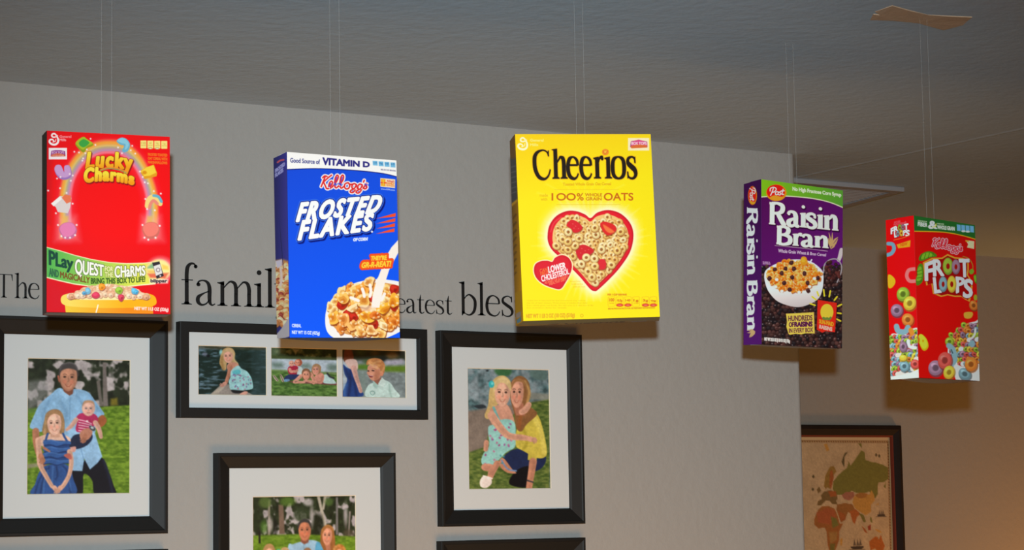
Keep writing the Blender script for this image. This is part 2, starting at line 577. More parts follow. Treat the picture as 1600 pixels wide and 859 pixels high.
# ------------------------------------------------------------------ drawn letterforms (x-height 1) for the serif words
def make_serif(T, N, slab=0.13, sh=0.03, br=0.09):
    """returns a dictionary: letter -> (advance, [filled outlines as (left side, right side)]); T stem, N hairline"""
    h = lambda k: (N + k * (T - N)) / 2

    def R(P, closed=False):
        return ribbon([(x, y, h(k)) for x, y, k in P], closed, 8)

    def quad(pts):
        """simple outline given as a left chain and a right chain of equal length"""
        n = len(pts) // 2
        return np.array(pts[:n], float), np.array(pts[n:][::-1], float)

    def stem(x, y0, y1, t=None):
        t = (t or T) / 2
        return quad([(x - t, y0), (x - t, y1), (x + t, y1), (x + t, y0)])

    def foot(x, y=0.0, s=1):
        t = T / 2
        return quad([(x - t - slab, y), (x - t - slab, y + s * sh), (x - t - slab * .3, y + s * sh * 1.6), (x - t, y + s * (sh + br)),
                     (x + t, y + s * (sh + br)), (x + t + slab * .3, y + s * sh * 1.6), (x + t + slab, y + s * sh), (x + t + slab, y)])

    def flag(x, y):
        t = T / 2
        return quad([(x - t - slab, y - .05), (x - t - slab, y - .05 - sh), (x - t, y - .13), (x + t, y - .16), (x + t, y), (x + t * .6, y), (x - t, y - .03), (x - t - slab * .5, y - .045)])

    def ball(x, y, r, ry=None):
        a = np.linspace(0, math.pi, 9)
        ry = ry or r
        return np.stack([x + r * np.cos(a), y + ry * np.sin(a)], 1), np.stack([x + r * np.cos(a), y - ry * np.sin(a)], 1)

    def arch(x0, x1):
        return [R([(x0 + T * .3, .72, 0), (x0 + T * .5 + .13, .91, .12), ((x0 + x1) / 2 + .06, 1.0, .35), (x1 - .06, .93, .85), (x1, .72, 1), (x1, .5, 1)]), stem(x1, 0, .52), foot(x1)]

    a = .07 + T / 2 + slab * .9
    G = {}
    G['f'] = (.60, [R([(.62, 1.5, 0), (.56, 1.64, .2), (.42, 1.66, .5), (.29, 1.52, .95), (.25, 1.25, 1), (.25, .9, 1)]), stem(.25, 0, .95), foot(.25), ball(.61, 1.55, .075), stem(.27, 1 - N * .6, 1 + N * .4, .46)])
    G['a'] = (.83, [R([(.09, .82, .3), (.14, .95, .2), (.31, 1.0, .15), (.49, .92, .7), (.57, .7, 1), (.57, .3, 1), (.59, .1, .75), (.68, .01, .2), (.80, .07, 0)]), ball(.12, .83, .08),
                    R([(.55, .57, 0), (.34, .48, .15), (.12, .32, .9), (.11, .12, .95), (.25, .01, .4), (.43, .06, .15), (.56, .22, 0)])])
    G['m'] = (1.52, [stem(a, 0, .95), flag(a, 1.0), foot(a)] + arch(a, a + .56) + arch(a + .56, a + 1.10))
    G['n'] = (.98, [stem(a, 0, .95), flag(a, 1.0), foot(a)] + arch(a, a + .56))
    G['h'] = (.98, [stem(a, 0, 1.6), flag(a, 1.64), foot(a)] + arch(a, a + .56))
    G['i'] = (.45, [stem(a, 0, .95), flag(a, 1.0), foot(a), ball(a, 1.42, .10)])
    G['l'] = (.45, [stem(a, 0, 1.58), flag(a, 1.64), foot(a)])
    G['r'] = (.70, [stem(a, 0, .95), flag(a, 1.0), foot(a), R([(a + T * .3, .7, 0), (a + .16, .9, .15), (a + .3, 1.0, .5), (a + .37, .97, .6)]), ball(a + .36, .92, .085)])
    G['t'] = (.62, [stem(.27, .25, 1.0), quad([(.27 - T / 2, .98), (.27 + T / 2 - .03, 1.36), (.27 + T / 2, 1.36), (.27 + T / 2, .98)]),
                    R([(.27, .3, 1), (.28, .13, .95), (.37, .02, .5), (.49, .03, .15), (.60, .12, 0)]), stem(.31, 1 - N, 1 + N * .1, .52)])
    G['e'] = (.85, [stem(.43, .58, .58 + N * 1.1, .66), R([(.77, .60, .5), (.72, .84, .45), (.46, 1.0, .1), (.2, .87, .75), (.1, .5, 1), (.2, .14, .8), (.47, 0, .3), (.68, .06, .1), (.80, .23, 0)])])
    G['s'] = (.72, [R([(.60, .72, 0), (.56, .92, .1), (.37, 1.0, .15), (.15, .9, .5), (.13, .71, .85), (.34, .55, 1), (.56, .4, 1), (.63, .2, .8), (.52, .04, .35), (.32, 0, .1), (.13, .09, .1), (.09, .3, 0)]),
                    quad([(.60, .70), (.57, .98), (.62, 1.0), (.63, .70)]), quad([(.06, .32), (.07, 0), (.12, .02), (.10, .32)])])
    G['b'] = (.98, [stem(a, .05, 1.58), flag(a, 1.64), R([(a + T * .3, .76, 0), (a + .18, .93, .12), (a + .36, .99, .4), (a + .6, .78, .95), (a + .64, .48, 1), (a + .56, .17, .85), (a + .34, .0, .25), (a + .14, .05, .05), (a, .17, 0)]),
                    quad([(a - T / 2, .2), (a - T / 2, -.03), (a - T / 2 + .04, -.03), (a + T / 2, .15)])])
    G['o'] = (.96, [R([(.48, 1, .08), (.17, .86, .75), (.09, .5, 1), (.17, .14, .75), (.48, 0, .08), (.79, .14, .75), (.87, .5, 1), (.79, .86, .75)], True)])
    G['y'] = (.95, [R([(.18, .98, 1), (.34, .5, 1), (.49, .05, .9)]), R([(.80, .98, 0), (.62, .5, .1), (.44, -.1, .15), (.32, -.4, .2), (.17, -.48, .4)]), ball(.15, -.40, .09),
                    stem(.2, .97, 1.0, .4), stem(.80, .97, 1.0, .34)])
    G['g'] = (.90, [R([(.42, 1, .1), (.2, .9, .7), (.14, .68, 1), (.2, .46, .7), (.42, .36, .1), (.64, .46, .7), (.70, .68, 1), (.64, .9, .7)], True),
                    R([(.26, .4, .1), (.15, .25, .3), (.2, .11, .7), (.5, .07, .9), (.78, -.02, .9), (.83, -.2, .8), (.68, -.38, .4), (.4, -.44, .2), (.12, -.36, .6), (.08, -.2, .7), (.2, .02, .2)]),
                    R([(.62, .92, .1), (.75, .99, .3), (.86, .97, .5)])])
    G['T'] = (1.35, [stem(.66, 0, 1.5), foot(.66), stem(.66, 1.47, 1.47 + N * 1.1, 1.18),
                     quad([(.05, 1.1), (.07, 1.5), (.16, 1.5), (.08, 1.1)]), quad([(1.24, 1.1), (1.16, 1.5), (1.25, 1.5), (1.27, 1.1)])])
    G['C'] = (1.38, [R([(1.14, 1.08, 0), (1.06, 1.36, .1), (.78, 1.53, .15), (.40, 1.38, .75), (.19, 1.0, 1), (.20, .48, 1), (.44, .1, .7), (.82, -.01, .2), (1.10, .14, .1), (1.24, .42, 0)]),
                     quad([(1.12, 1.04), (1.11, 1.48), (1.17, 1.5), (1.16, 1.04)])])
    G['R'] = (1.28, [stem(a, 0, 1.5), foot(a), stem(a + .02, 1.5 - N, 1.5, .38), R([(a, 1.46, .05), (a + .38, 1.47, .25), (a + .68, 1.32, .9), (a + .66, .98, .95), (a + .40, .80, .35), (a, .77, .05)]),
                     R([(a + .36, .80, .7), (a + .55, .45, 1), (a + .78, .06, 1), (a + .92, .02, .4)])])
    G['B'] = (1.15, [stem(a, 0, 1.5), stem(a + .02, 1.5 - N, 1.5, .38), stem(a + .02, 0, N, .38), R([(a, 1.46, .05), (a + .34, 1.47, .25), (a + .60, 1.33, .9), (a + .58, 1.02, .9), (a + .34, .83, .35), (a, .81, .05)]),
                     R([(a, .80, .05), (a + .36, .80, .3), (a + .72, .63, .95), (a + .72, .22, 1), (a + .38, .035, .35), (a, .04, .05)])])
    return G


def serif_word(G, s, gap=0.0):
    """list of (left chain, right chain, closed) for a word, and its width"""
    x, out = 0.0, []
    for ch in s:
        adv, parts = G[ch]
        for l, r in parts:
            out.append((l + [x, 0], r + [x, 0], ch in 'og' and len(l) == 64))
        x += adv + gap
    return out, x - gap


def word_segments(G, s, gap=0.0, cap=1.5, squash=1.0):
    """squash shortens what rises above the x-height"""
    parts, w = serif_word(G, s, gap)
    sq = lambda q: np.stack([q[:, 0], np.where(q[:, 1] > 1, 1 + (q[:, 1] - 1) * squash, q[:, 1])], 1)
    parts = [(sq(l), sq(r), c) for l, r, c in parts]
    segs = []
    for l, r, closed in parts:
        if closed:
            segs.append(np.concatenate([loop_segments(l), loop_segments(r)]) / cap)
        else:
            segs.append(loop_segments(np.concatenate([l, r[::-1]])) / cap)
    return segs, w / cap

# ------------------------------------------------------------------ vinyl words on the wall
GARAMOND = make_serif(0.155, 0.042)


def wall_word(s, x0, x1, base, xh, label, upto=None):
    """the visible letters run from x0 to x1"""
    parts, w = serif_word(GARAMOND, s)
    _, wv = serif_word(GARAMOND, upto or s)
    k = (x1 - x0) / wv
    g = Geo()
    y0, y1 = WALL_Y - 0.0002, WALL_Y - 0.0007
    for l, r, closed in parts:
        n = len(l)
        P = lambda q, y: (q[0] * k + x0, y, q[1] * xh + base)
        v = [P(q, y1) for q in l] + [P(q, y1) for q in r] + [P(q, y0) for q in l] + [P(q, y0) for q in r]
        f = []
        for i in range(n if closed else n - 1):
            j = (i + 1) % n
            f += [(i, j, n + j, n + i), (2 * n + i, 2 * n + j, j, i), (n + i, n + j, 3 * n + j, 3 * n + i)]
        if not closed:
            f += [(0, n, 3 * n, 2 * n), (n - 1, 3 * n - 1, 4 * n - 1, 2 * n - 1)]
        g.add(v, f)
    o = g.build('vinyl_word', MAT['vinyl'])
    return tag(o, label, 'wall lettering', 'vinyl words on the wall')


wall_word('The', 1.4093, 1.501, 2.013, 0.0302, 'small black vinyl word The, beside the red box with a yellow bowl')
wall_word('family', 1.799, 2.0103, 2.013, 0.0507, 'large black vinyl word family on the wall above the three-photo frame', 'famil')
wall_word('greatest', 2.247, 2.4417, 2.013, 0.0300, 'small black vinyl word greatest, beside the blue box')
wall_word('bless', 2.4571, 2.6017, 2.0135, 0.0450, 'large black vinyl letters bless, beside the yellow box', 'bles')


# ------------------------------------------------------------------ framed pictures on the wall
def mat_board(x0, x1, z0, z1, holes, y, parent):
    """white board with bevelled windows cut through it"""
    g = Geo()
    xs = sorted({x0, x1} | {h[0] for h in holes} | {h[1] for h in holes})
    zs = sorted({z0, z1} | {h[2] for h in holes} | {h[3] for h in holes})
    inside = lambda a, b: any(h[0] - 1e-6 < a < h[1] + 1e-6 and h[2] - 1e-6 < b < h[3] + 1e-6 for h in holes)
    for i in range(len(xs) - 1):
        for j in range(len(zs) - 1):
            if not inside((xs[i] + xs[i + 1]) / 2, (zs[j] + zs[j + 1]) / 2):
                g.add([(xs[i], y, zs[j]), (xs[i + 1], y, zs[j]), (xs[i + 1], y, zs[j + 1]), (xs[i], y, zs[j + 1])], [(0, 1, 2, 3)])
    e = 0.0014
    for (a, b, c, d) in holes:
        o = [(a, y, c), (b, y, c), (b, y, d), (a, y, d)]
        n = [(a + e, y + e, c + e), (b - e, y + e, c + e), (b - e, y + e, d - e), (a + e, y + e, d - e)]
        g.add(o + n, [(k, (k + 1) % 4, 4 + (k + 1) % 4, 4 + k) for k in range(4)], 1)
    return g.build('mat_board', [MAT['mat'], MAT['mat_edge']], parent)


def picture_frame(x0, x1, z0, z1, rail, holes, photos, label, cat='picture frame', flat=False):
    """x0..z1: outer edges on the wall; holes in wall coordinates; photos: sheets, one per hole"""
    c = Vector(((x0 + x1) / 2, WALL_Y, (z0 + z1) / 2))
    t = empty('picture_frame', c, label=label, cat=cat, group='black framed photographs on the wall')
    X0, X1, Z0, Z1 = x0 - c.x, x1 - c.x, z0 - c.z, z1 - c.z
    d = 0.022
    if flat:
        prof = [(0, -.001), (0, -d), (.0015, -d - .001), (rail - .002, -d - .001), (rail, -d + .001), (rail, -.006), (rail - .006, -.001)]
    else:
        prof = [(0, -.001), (0, -d), (.0015, -d - .0015), (.006, -d - .0015), (.008, -d), (rail - .004, -d + .007), (rail, -d + .009), (rail, -.006), (rail - .006, -.001)]
    Geo().frame(X0, X1, Z0, Z1, prof).build('frame_moulding', MAT['black_wood'], t)
    H = [(a - c.x, b - c.x, e - c.z, f - c.z) for a, b, e, f in holes]
    q = rail - .003
    mat_board(X0 + q, X1 - q, Z0 + q, Z1 - q, H, -.0095, t)
    Geo().box((X0 + .005, -.0045, Z0 + .005), (X1 - .005, -.0012, Z1 - .005)).build('backing_board', MAT['back'], t)
    for (a, b, e, f), (sheet, nm) in zip(H, photos):
        m = .0013
        o = sheet.build('photo_print', [(a + m, -.0078, f - m), (b - m, -.0078, f - m), (b - m, -.0078, e + m), (a + m, -.0078, e + m)], MAT['photo'], t, white=234, normal=0.0)
        if nm: o['label'] = nm
    return t


def photo(corners, nx, ny, draw, base=(90, 100, 80)):
    s = Sheet(corners, nx, ny, base)
    draw(s)
    n = fractal(s.X, s.Y, 9, 5, 3)[..., None]
    s.rgb *= 1 + (n - .5) * .18
    s.rgb = np.clip(s.rgb, 0, 1)
    s.rgb = s.rgb ** 1.1 * 1.03
    s.soften(1)
    return s


# ------------------------------------------------------------------ cereal boxes
CREAM = (1.04, 0.93, 0.88)                       # tint of the carton stock


def cereal_box(loc, rot, corners, label, fronts, white, white_side, bottom_color, top_color, edge_color, flap_sag=0.0, parent_name='cereal_box', top_arc=0.0):
    """corners: front TL TR BR BL, back TL TR BR BL; fronts: dict of sheets"""
    t = empty(parent_name, loc, [math.radians(a) for a in rot], label, 'cereal box', 'cereal boxes hung on nylon line')
    FTL, FTR, FBR, FBL, BTL, BTR, BBR, BBL = [np.array(c) for c in corners]
    m_edge = material('carton_side_ink', srgb(*edge_color), 0.5, 0.3)
    m_top = material('carton_flap_ink', srgb(*top_color), 0.5, 0.3)
    m_bot = material('carton_base_ink', srgb(*bottom_color), 0.55, 0.3, mottling=(40, 0.15))
    body = Geo().hexa([FTL, FTR, FBR, FBL, BTL, BTR, BBR, BBL]).build('carton', m_edge, t)
    bevel(body, 0.0008)
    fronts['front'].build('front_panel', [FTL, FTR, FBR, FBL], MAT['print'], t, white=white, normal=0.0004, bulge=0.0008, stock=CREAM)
    if 'side' in fronts:
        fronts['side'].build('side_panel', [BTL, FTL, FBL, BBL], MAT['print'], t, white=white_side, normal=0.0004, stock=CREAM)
    if 'base' in fronts:
        fronts['base'].build('base_panel', [FBL, FBR, BBR, BBL], MAT['print'], t, white=white_side, normal=0.0004, stock=CREAM)

    # glued closing flaps above and below, each with a free lip across the middle
    def flap(name, a, b, c, d, up, m, sag):
        A, B_, Cc, D_ = [np.array(p) for p in (a, b, c, d)]
        nx = 12
        vs, fs = [], []
        for i in range(nx + 1):
            u = i / nx
            s = sag * 4 * u * (1 - u)
            f0, b0 = A + (B_ - A) * u, D_ + (Cc - D_) * u
            for w, lift in ((0.04, 0.0004), (0.62, 0.0009 + s), (0.62, 0.0002)):
                p = f0 + (b0 - f0) * w
                vs.append(p + np.array([0, 0, up * lift]))
        for i in range(nx):
            k = 3 * i
            fs += [(k, k + 3, k + 4, k + 1), (k + 1, k + 4, k + 5, k + 2), (k + 2, k + 5, k + 3, k)]
        fs += [(0, 1, 2), (3 * nx, 3 * nx + 2, 3 * nx + 1)]
        return mesh_object(name, vs, fs, m, t)
    flap('top_flap', FTL, FTR, BTR, BTL, 1, m_top, 0.0012)
    flap('bottom_flap', FBL, FBR, BBR, BBL, -1, m_bot, flap_sag)
    return t


def hanging_line(top_mid, label, gap=0.017, lean=(0, 0)):
    """a loop of clear nylon: two strands from the box top to the ceiling, knotted at the box"""
    x, y, z = top_mid
    L = CEIL - z
    t = empty('nylon_line', (x, y, z), label=label, cat='fishing line', group='nylon lines holding up the boxes')
    for s in (-1, 1):
        g = Geo().tube((s * gap / 2, 0, 0.0005), (s * gap / 2 + lean[0], lean[1], L), 0.00028, 6)
        g.tube((s * gap / 2, 0, 0.0003), (s * gap / 2, 0, 0.004), 0.0007, 6)
        g.build('strand', MAT['line'], t)
    return t

# ------------------------------------------------------------------ artwork of the boxes (drawn in the units of the printed corners)
RND = random.Random(7)


def fade(c0, c1, a, b):
    """colour running from c0 at point a to c1 at point b"""
    a, b = np.array(a, float), np.array(b, float)
    d = (b - a) / ((b - a) ** 2).sum()
    c0, c1 = np.array(c0, float), np.array(c1, float)

    def f(X, Y):
        t = np.clip((X - a[0]) * d[0] + (Y - a[1]) * d[1], 0, 1)[..., None]
        return c0 + (c1 - c0) * t
    return f


def radial(c0, c1, c, r0, r1):
    c0, c1 = np.array(c0, float), np.array(c1, float)

    def f(X, Y):
        t = np.clip((np.hypot(X - c[0], Y - c[1]) - r0) / (r1 - r0), 0, 1)[..., None]
        return c0 + (c1 - c0) * t
    return f


def fill(s, color):
    w = (slice(None), slice(None))
    s.blend(w, np.ones_like(s.X), color, 1.0)


def ring_piece(s, x, y, r, col, squash=1.0, rot=0.0, dark=(130, 70, 20), light=(255, 240, 200), hole=0.34):
    """one toasted ring in the printed picture"""
    c = np.array(col, float)
    s.dot(x + r * .12, y + r * .2, r * 1.08, r * squash * 1.08, dark, rot, 1.4, .75)
    s.dot(x, y, r, r * squash, c * .86, rot, .9)
    s.dot(x - r * .08, y - r * .14, r * .84, r * squash * .8, c, rot, 1.2)
    s.dot(x - r * .2, y - r * .34, r * .45, r * squash * .3, light, rot, 1.5, .6)
    if hole:
        s.dot(x, y, r * (hole + .12), r * squash * (hole + .1), c * .74, rot, 1.0)
        s.dot(x + r * .03, y + r * .03, r * hole, r * squash * hole, dark, rot, .9, .85)


def kernel(s, x, y, r, col, dark, rnd, n=7):
    """one irregular flake or nugget in the printed picture"""
    a0 = rnd.random() * 6.28
    pts = [(x + r * (0.72 + rnd.random() * .5) * math.cos(a0 + k * 6.283 / n), y + r * (0.72 + rnd.random() * .45) * math.sin(a0 + k * 6.283 / n)) for k in range(n)]
    c = np.array(col, float)
    s.blob([(p[0] + r * .1, p[1] + r * .2) for p in pts], dark, 1.3, .7)
    s.blob(pts, c, .9)
    s.blob([(x + (p[0] - x) * .6 - r * .15, y + (p[1] - y) * .5 - r * .22) for p in pts], np.minimum(c * 1.16 + 14, 255), 1.6, .7)
    if rnd.random() < .6:
        s.blob([(x + (p[0] - x) * .34 + r * .2, y + (p[1] - y) * .34 + r * .22) for p in pts], c * .72, 1.4, .7)


def flake(s, x, y, r, col, rnd):
    """one curled toasted flake: pale rim, darker hollow, crease"""
    a0, n = rnd.random() * 6.28, 9
    e, ph = rnd.uniform(.62, .95), rnd.random() * 3.14
    pts = []
    for k in range(n):
        a = a0 + k * 6.283 / n
        q = r * rnd.uniform(.7, 1.25)
        u, v = q * math.cos(a), q * e * math.sin(a)
        pts.append((x + u * math.cos(ph) - v * math.sin(ph), y + u * math.sin(ph) + v * math.cos(ph)))
    c = np.array(col, float)
    s.blob([(px + r * .14, py + r * .26) for px, py in pts], (140, 56, 14), 1.6, .75)
    s.blob(pts, np.minimum(c * 1.04 + 8, 255), .9)
    dx, dy = rnd.uniform(-.25, .25) * r, rnd.uniform(-.1, .3) * r
    s.blob([(x + (px - x) * .66 + dx, y + (py - y) * .62 + dy) for px, py in pts], c * [.93, .80, .62], 1.8, .85)
    s.blob([(x + (px - x) * .36 + dx * 1.5, y + (py - y) * .34 + dy * 1.5) for px, py in pts], c * [.84, .62, .40], 1.8, .75)
    for k in range(3):
        px, py = pts[(k * 2 + int(a0)) % n]
        s.dot(x + (px - x) * .72, y + (py - y) * .72, r * .2, r * .13, (255, 236, 196), rnd.uniform(0, 3), 1.4, .75)


def sparkle(s, x, y, r):
    s.dot(x, y, r * 1.6, None, (255, 200, 200), 0, 2, .5)
    s.dot(x, y, r, None, (255, 250, 245), 0, 1)


def script_g(s, ink, soft=.7):
    """curly white G emblem, drawn in a 125 x 170 window with its origin at 140, 65"""
    p = [(252, 122, 9), (238, 96, 10), (212, 76, 11), (184, 86, 11), (182, 112, 11), (206, 124, 9), (236, 116, 9), (256, 104, 8)]
    q = [(246, 112, 9), (264, 150, 12), (260, 196, 13), (226, 222, 14), (180, 218, 14), (150, 192, 13), (152, 164, 12), (180, 154, 10), (206, 172, 8), (196, 190, 7)]
    for P in (p, q):
        s.stroke(P, 0, ink, soft)
    s.stroke([(204, 186), (228, 178), (234, 150)], 10, ink, soft)


def nutrition_tabs(s, x, y, w, h, n, paper, ink, first, bars=()):
    for k in range(n):
        X = x + k * w * 1.13
        Y = y + (k * 2.0)
        s.poly([(X + 3, Y), (X + w - 3, Y), (X + w, Y + 5), (X + w, Y + h - 6), (X + w - 6, Y + h), (X + 6, Y + h), (X, Y + h - 6), (X, Y + 5)], paper)
        if k == 0:
            s.line(first, X + w * .14, Y + h * .45, w * .72, h * .26, ink)
        else:
            s.line(('0g', '160', '10g', '1g', '2g')[k % 5], X + w * .3, Y + h * .42, w * .4, h * .22, ink, alpha=.8)
        s.line('CALORIES' if k == 0 else ('SAT FAT', 'SODIUM', 'SUGARS', 'FIBER')[(k - 1) % 4], X + w * .12, Y + h * .68, w * .76, h * .13, ink, alpha=.8)
        if k in bars:
            s.dot(X + w * .5, Y + h * .98, w * .36, h * .13, (70, 50, 20) if ink[0] < 180 else ink)
            s.dot(X + w * .5, Y + h * .98, w * .26, h * .05, (255, 250, 240))


def tops_label(s, x, y, w, h, back=(250, 240, 240)):
    """little clip-out coupon with a red-violet banner"""
    s.poly([(x, y), (x + w, y), (x + w, y + h), (x, y + h)], back)
    s.poly([(x + w * .14, y + h * .26), (x + w * .36, y + h * .2), (x + w * .62, y + h * .2), (x + w * .9, y + h * .28), (x + w * .92, y + h * .72), (x + w * .1, y + h * .72)], (150, 60, 140))
    s.poly([(x + w * .13, y + h * .6), (x + w * .5, y + h * .44), (x + w * .9, y + h * .6), (x + w * .9, y + h * .74), (x + w * .12, y + h * .76)], (214, 90, 60))
    s.line('BOX TOPS', x + w * .18, y + h * .5, w * .66, h * .2, (255, 245, 245))
    s.line('FOR EDUCATION', x + w * .2, y + h * .7, w * .62, h * .1, (255, 235, 210))


# ---- red box with rainbow and yellow bowl
def art_red_front():
    s = Sheet([(73.3, 204), (265.2, 213.9), (266, 490.8), (72.8, 487.4)], 330, 480, (240, 8, 18))
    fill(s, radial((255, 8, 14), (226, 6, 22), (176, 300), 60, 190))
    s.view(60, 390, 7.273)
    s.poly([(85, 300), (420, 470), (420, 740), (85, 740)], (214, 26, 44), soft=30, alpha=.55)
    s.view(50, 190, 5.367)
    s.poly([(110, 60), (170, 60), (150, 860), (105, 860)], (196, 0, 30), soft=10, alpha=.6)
    # rainbow arch in bands
    base = [(262, 960), (258, 760), (262, 600), (300, 440), (395, 290), (520, 208), (640, 186), (770, 206), (885, 300), (965, 440), (1018, 600), (1030, 760), (1015, 960)]

    def arch(k):
        return [(640 + (x - 640) * k, 650 + (y - 650) * k) for x, y in base]
    s.stroke(arch(.93), 150, (255, 70, 90), 12, .55)
    for k, wd, col, al in ((1.055, 26, (250, 110, 70), .85), (1.015, 30, (250, 170, 60), .95), (.965, 26, (232, 206, 110), .9), (.925, 24, (176, 190, 150), .8), (.885, 26, (186, 160, 190), .85), (.84, 22, (255, 150, 170), .7)):
        s.stroke(arch(k), wd, col, 3, al)
    # glowing ends over the shapes below
    s.view(50, 340, 5.054)
    for x in (275, 940):
        s.poly([(x - 75, -10), (x + 75, -10), (x + 105, 190), (x - 95, 190)], (255, 170, 170), soft=14, alpha=.5)
        s.poly([(x - 30, -10), (x + 12, -10), (x + 8, 60), (x - 40, 60)], (246, 190, 80), soft=4, alpha=.7)
    for x, y, c in ((282, 112, (238, 130, 180)), (938, 110, (250, 128, 112))):
        s.blob([(x - 70, y - 20), (x - 30, y - 68), (x + 40, y - 66), (x + 72, y - 10), (x + 40, y + 50), (x - 30, y + 56)], np.array(c) * .86, soft=1.5)
        s.blob([(x - 62, y - 26), (x - 26, y - 66), (x + 36, y - 64), (x + 62, y - 16), (x + 30, y + 30), (x - 30, y + 36)], c, soft=1.2)
    for x, y in ((232, 148), (262, 160), (300, 160), (340, 140), (352, 60), (205, 60), (888, 160), (918, 176), (975, 160), (1008, 66), (872, 60)):
        sparkle(s, x, y, 6)
    # shaped marshmallows along the arch
    s.view(60, 200, 8.59)
    s.blob([(500, 205), (560, 145), (610, 120), (655, 150), (735, 215), (720, 245), (660, 270), (610, 330), (560, 300), (505, 240)], (150, 160, 30), soft=1)
    s.blob([(503, 190), (560, 138), (612, 122), (650, 150), (730, 205), (660, 240), (605, 290), (560, 270), (508, 220)], (176, 196, 40), soft=1)
    s.blob([(545, 195), (605, 150), (680, 190), (665, 225), (610, 260), (560, 240)], (64, 168, 70), soft=1.2)
    s.blob([(215, 560), (240, 505), (300, 505), (345, 590), (350, 515), (410, 505), (440, 560), (440, 650), (380, 695), (300, 690), (245, 640)], (160, 120, 190), soft=1)
    s.blob([(215, 550), (240, 500), (300, 505), (345, 600), (350, 515), (405, 505), (430, 560), (430, 630), (370, 665), (300, 660), (245, 620)], (206, 160, 210), soft=1.2)
    for x, y in ((700, 145), (765, 228), (482, 320), (590, 440), (600, 410), (250, 680), (295, 660), (435, 710), (460, 640), (545, 330), (420, 620), (650, 290), (630, 340)):
        sparkle(s, x, y, 9)
    s.view(160, 200, 8.59)
    s.blob([(190, 175), (250, 130), (320, 145), (370, 215), (350, 300), (290, 330), (265, 300), (290, 240), (240, 225)], (110, 180, 206), soft=1)
    s.blob([(200, 170), (250, 135), (310, 150), (355, 210), (335, 270), (300, 290), (310, 220), (260, 205)], (142, 206, 226), soft=1.2)
    s.poly([(500, 580), (590, 530), (690, 490), (735, 610), (725, 650), (565, 690)], (232, 160, 30))
    s.poly([(515, 580), (590, 530), (685, 500), (722, 600), (640, 640), (560, 650)], (252, 214, 60), soft=1.4)
    s.dot(565, 600, 30, 24, (226, 150, 20), 0, 1.5)
    for x, y in ((262, 340), (210, 262), (400, 240), (440, 345), (610, 745), (540, 660), (690, 850), (380, 300)):
        sparkle(s, x, y, 9)
    s.view(50, 190, 5.367)
    s.poly([(160, 690), (235, 625), (330, 640), (320, 720), (300, 770), (215, 760), (200, 720)], (226, 214, 210))
    s.poly([(250, 640), (275, 612), (325, 622), (330, 672), (290, 690)], (240, 120, 80), soft=1)
    s.poly([(160, 688), (235, 628), (250, 650), (180, 712)], (250, 246, 240))
    s.stroke([(965, 710), (975, 660), (1010, 632), (1050, 650), (1075, 690)], 40, (250, 216, 130), 1)
    s.stroke([(985, 725), (995, 690), (1020, 665), (1050, 690)], 26, (240, 140, 120), 1)
    s.stroke([(1020, 622), (1060, 632), (1085, 672)], 24, (110, 180, 200), 1)
    for x, y in ((200, 770), (340, 690), (290, 600), (235, 560), (1080, 605), (965, 735), (1030, 745), (950, 650), (135, 580), (945, 510), (905, 420)):
        sparkle(s, x, y, 6)
    # name
    for txt, q, b in (('Lucky', [(455, 392), (838, 404), (838, 286), (474, 262)], -16), ('Charms', [(438, 512), (850, 528), (852, 442), (446, 398)], -26)):
        s.text(txt, [(x + 6, y + 9) for x, y in q], (120, 10, 20), 2.4, bend=b, soft=1.6, alpha=.8, track=1.18)
        s.text(txt, q, fade((255, 226, 60), (250, 160, 20), s.P((600, q[2][1])), s.P((600, q[0][1]))), 1.75, (.7, (150, 60, 10)), bend=b, track=1.18)
        if txt == 'Lucky':
            s.stroke([(570, 408), (640, 386), (720, 396), (800, 424)], 10, (240, 150, 50), 1)
            s.stroke([(560, 418), (640, 396), (720, 406), (790, 432)], 8, (150, 170, 90), 1)
    s.view(60, 200, 8.59)
    script_g(s, (255, 246, 244))
    s.line('General', 285, 130, 155, 30, (255, 170, 170), bold=.2)
    s.line('Mills', 285, 175, 85, 30, (255, 190, 190), bold=.2)
    tops_label(s, 138, 268, 245, 155)
    s.view(160, 200, 8.59)
    nutrition_tabs(s, 510, 168, 82, 106, 4, (252, 230, 130), (190, 150, 50), '110', (1, 2))
    for k, tx in enumerate(('FROSTED TOASTED', 'OAT CEREAL WITH', 'MARSHMALLOWS')):
        s.text(tx, [(612, 372 + k * 52), (868, 384 + k * 52), (868, 350 + k * 52), (612, 338 + k * 52)], (250, 130, 30), .25)
    # green banner
    s.view(60, 390, 7.273)
    top = [(92, -30), (250, 12), (420, 64), (600, 108), (800, 142), (1000, 156), (1200, 150), (1330, 135)]
    bot = [(1330, 395), (1180, 408), (1000, 428), (800, 434), (600, 424), (400, 396), (250, 362), (92, 322)]
    s.poly([(x, y) for x, y in top] + bot, (250, 250, 200), soft=1)
    s.poly([(x, y + 9) for x, y in top] + [(x, y - 12) for x, y in bot], fade((88, 184, 84), (232, 232, 84), s.P((120, 200)), s.P((1150, 260))), soft=1)
    s.text('PLay', [(125, 170), (388, 222), (392, 100), (122, 12)], (26, 74, 58), 1.0)
    s.text('QUEST', [(418, 275), (742, 300), (740, 182), (420, 108)], (255, 252, 240), .6, (.9, (90, 110, 60)))
    s.text('FOR', [(755, 248), (848, 250), (848, 196), (755, 192)], (250, 250, 180), .3, (.6, (120, 140, 40)))
    s.text('THE', [(755, 312), (848, 312), (848, 262), (755, 258)], (250, 250, 180), .3, (.6, (120, 140, 40)))
    s.text('CHaRMS', [(868, 318), (1212, 292), (1210, 188), (868, 190)], (255, 252, 240), .55, (.9, (110, 120, 50)))
    s.text('AND', [(122, 300), (228, 316), (228, 240), (122, 210)], (50, 104, 70), .55)
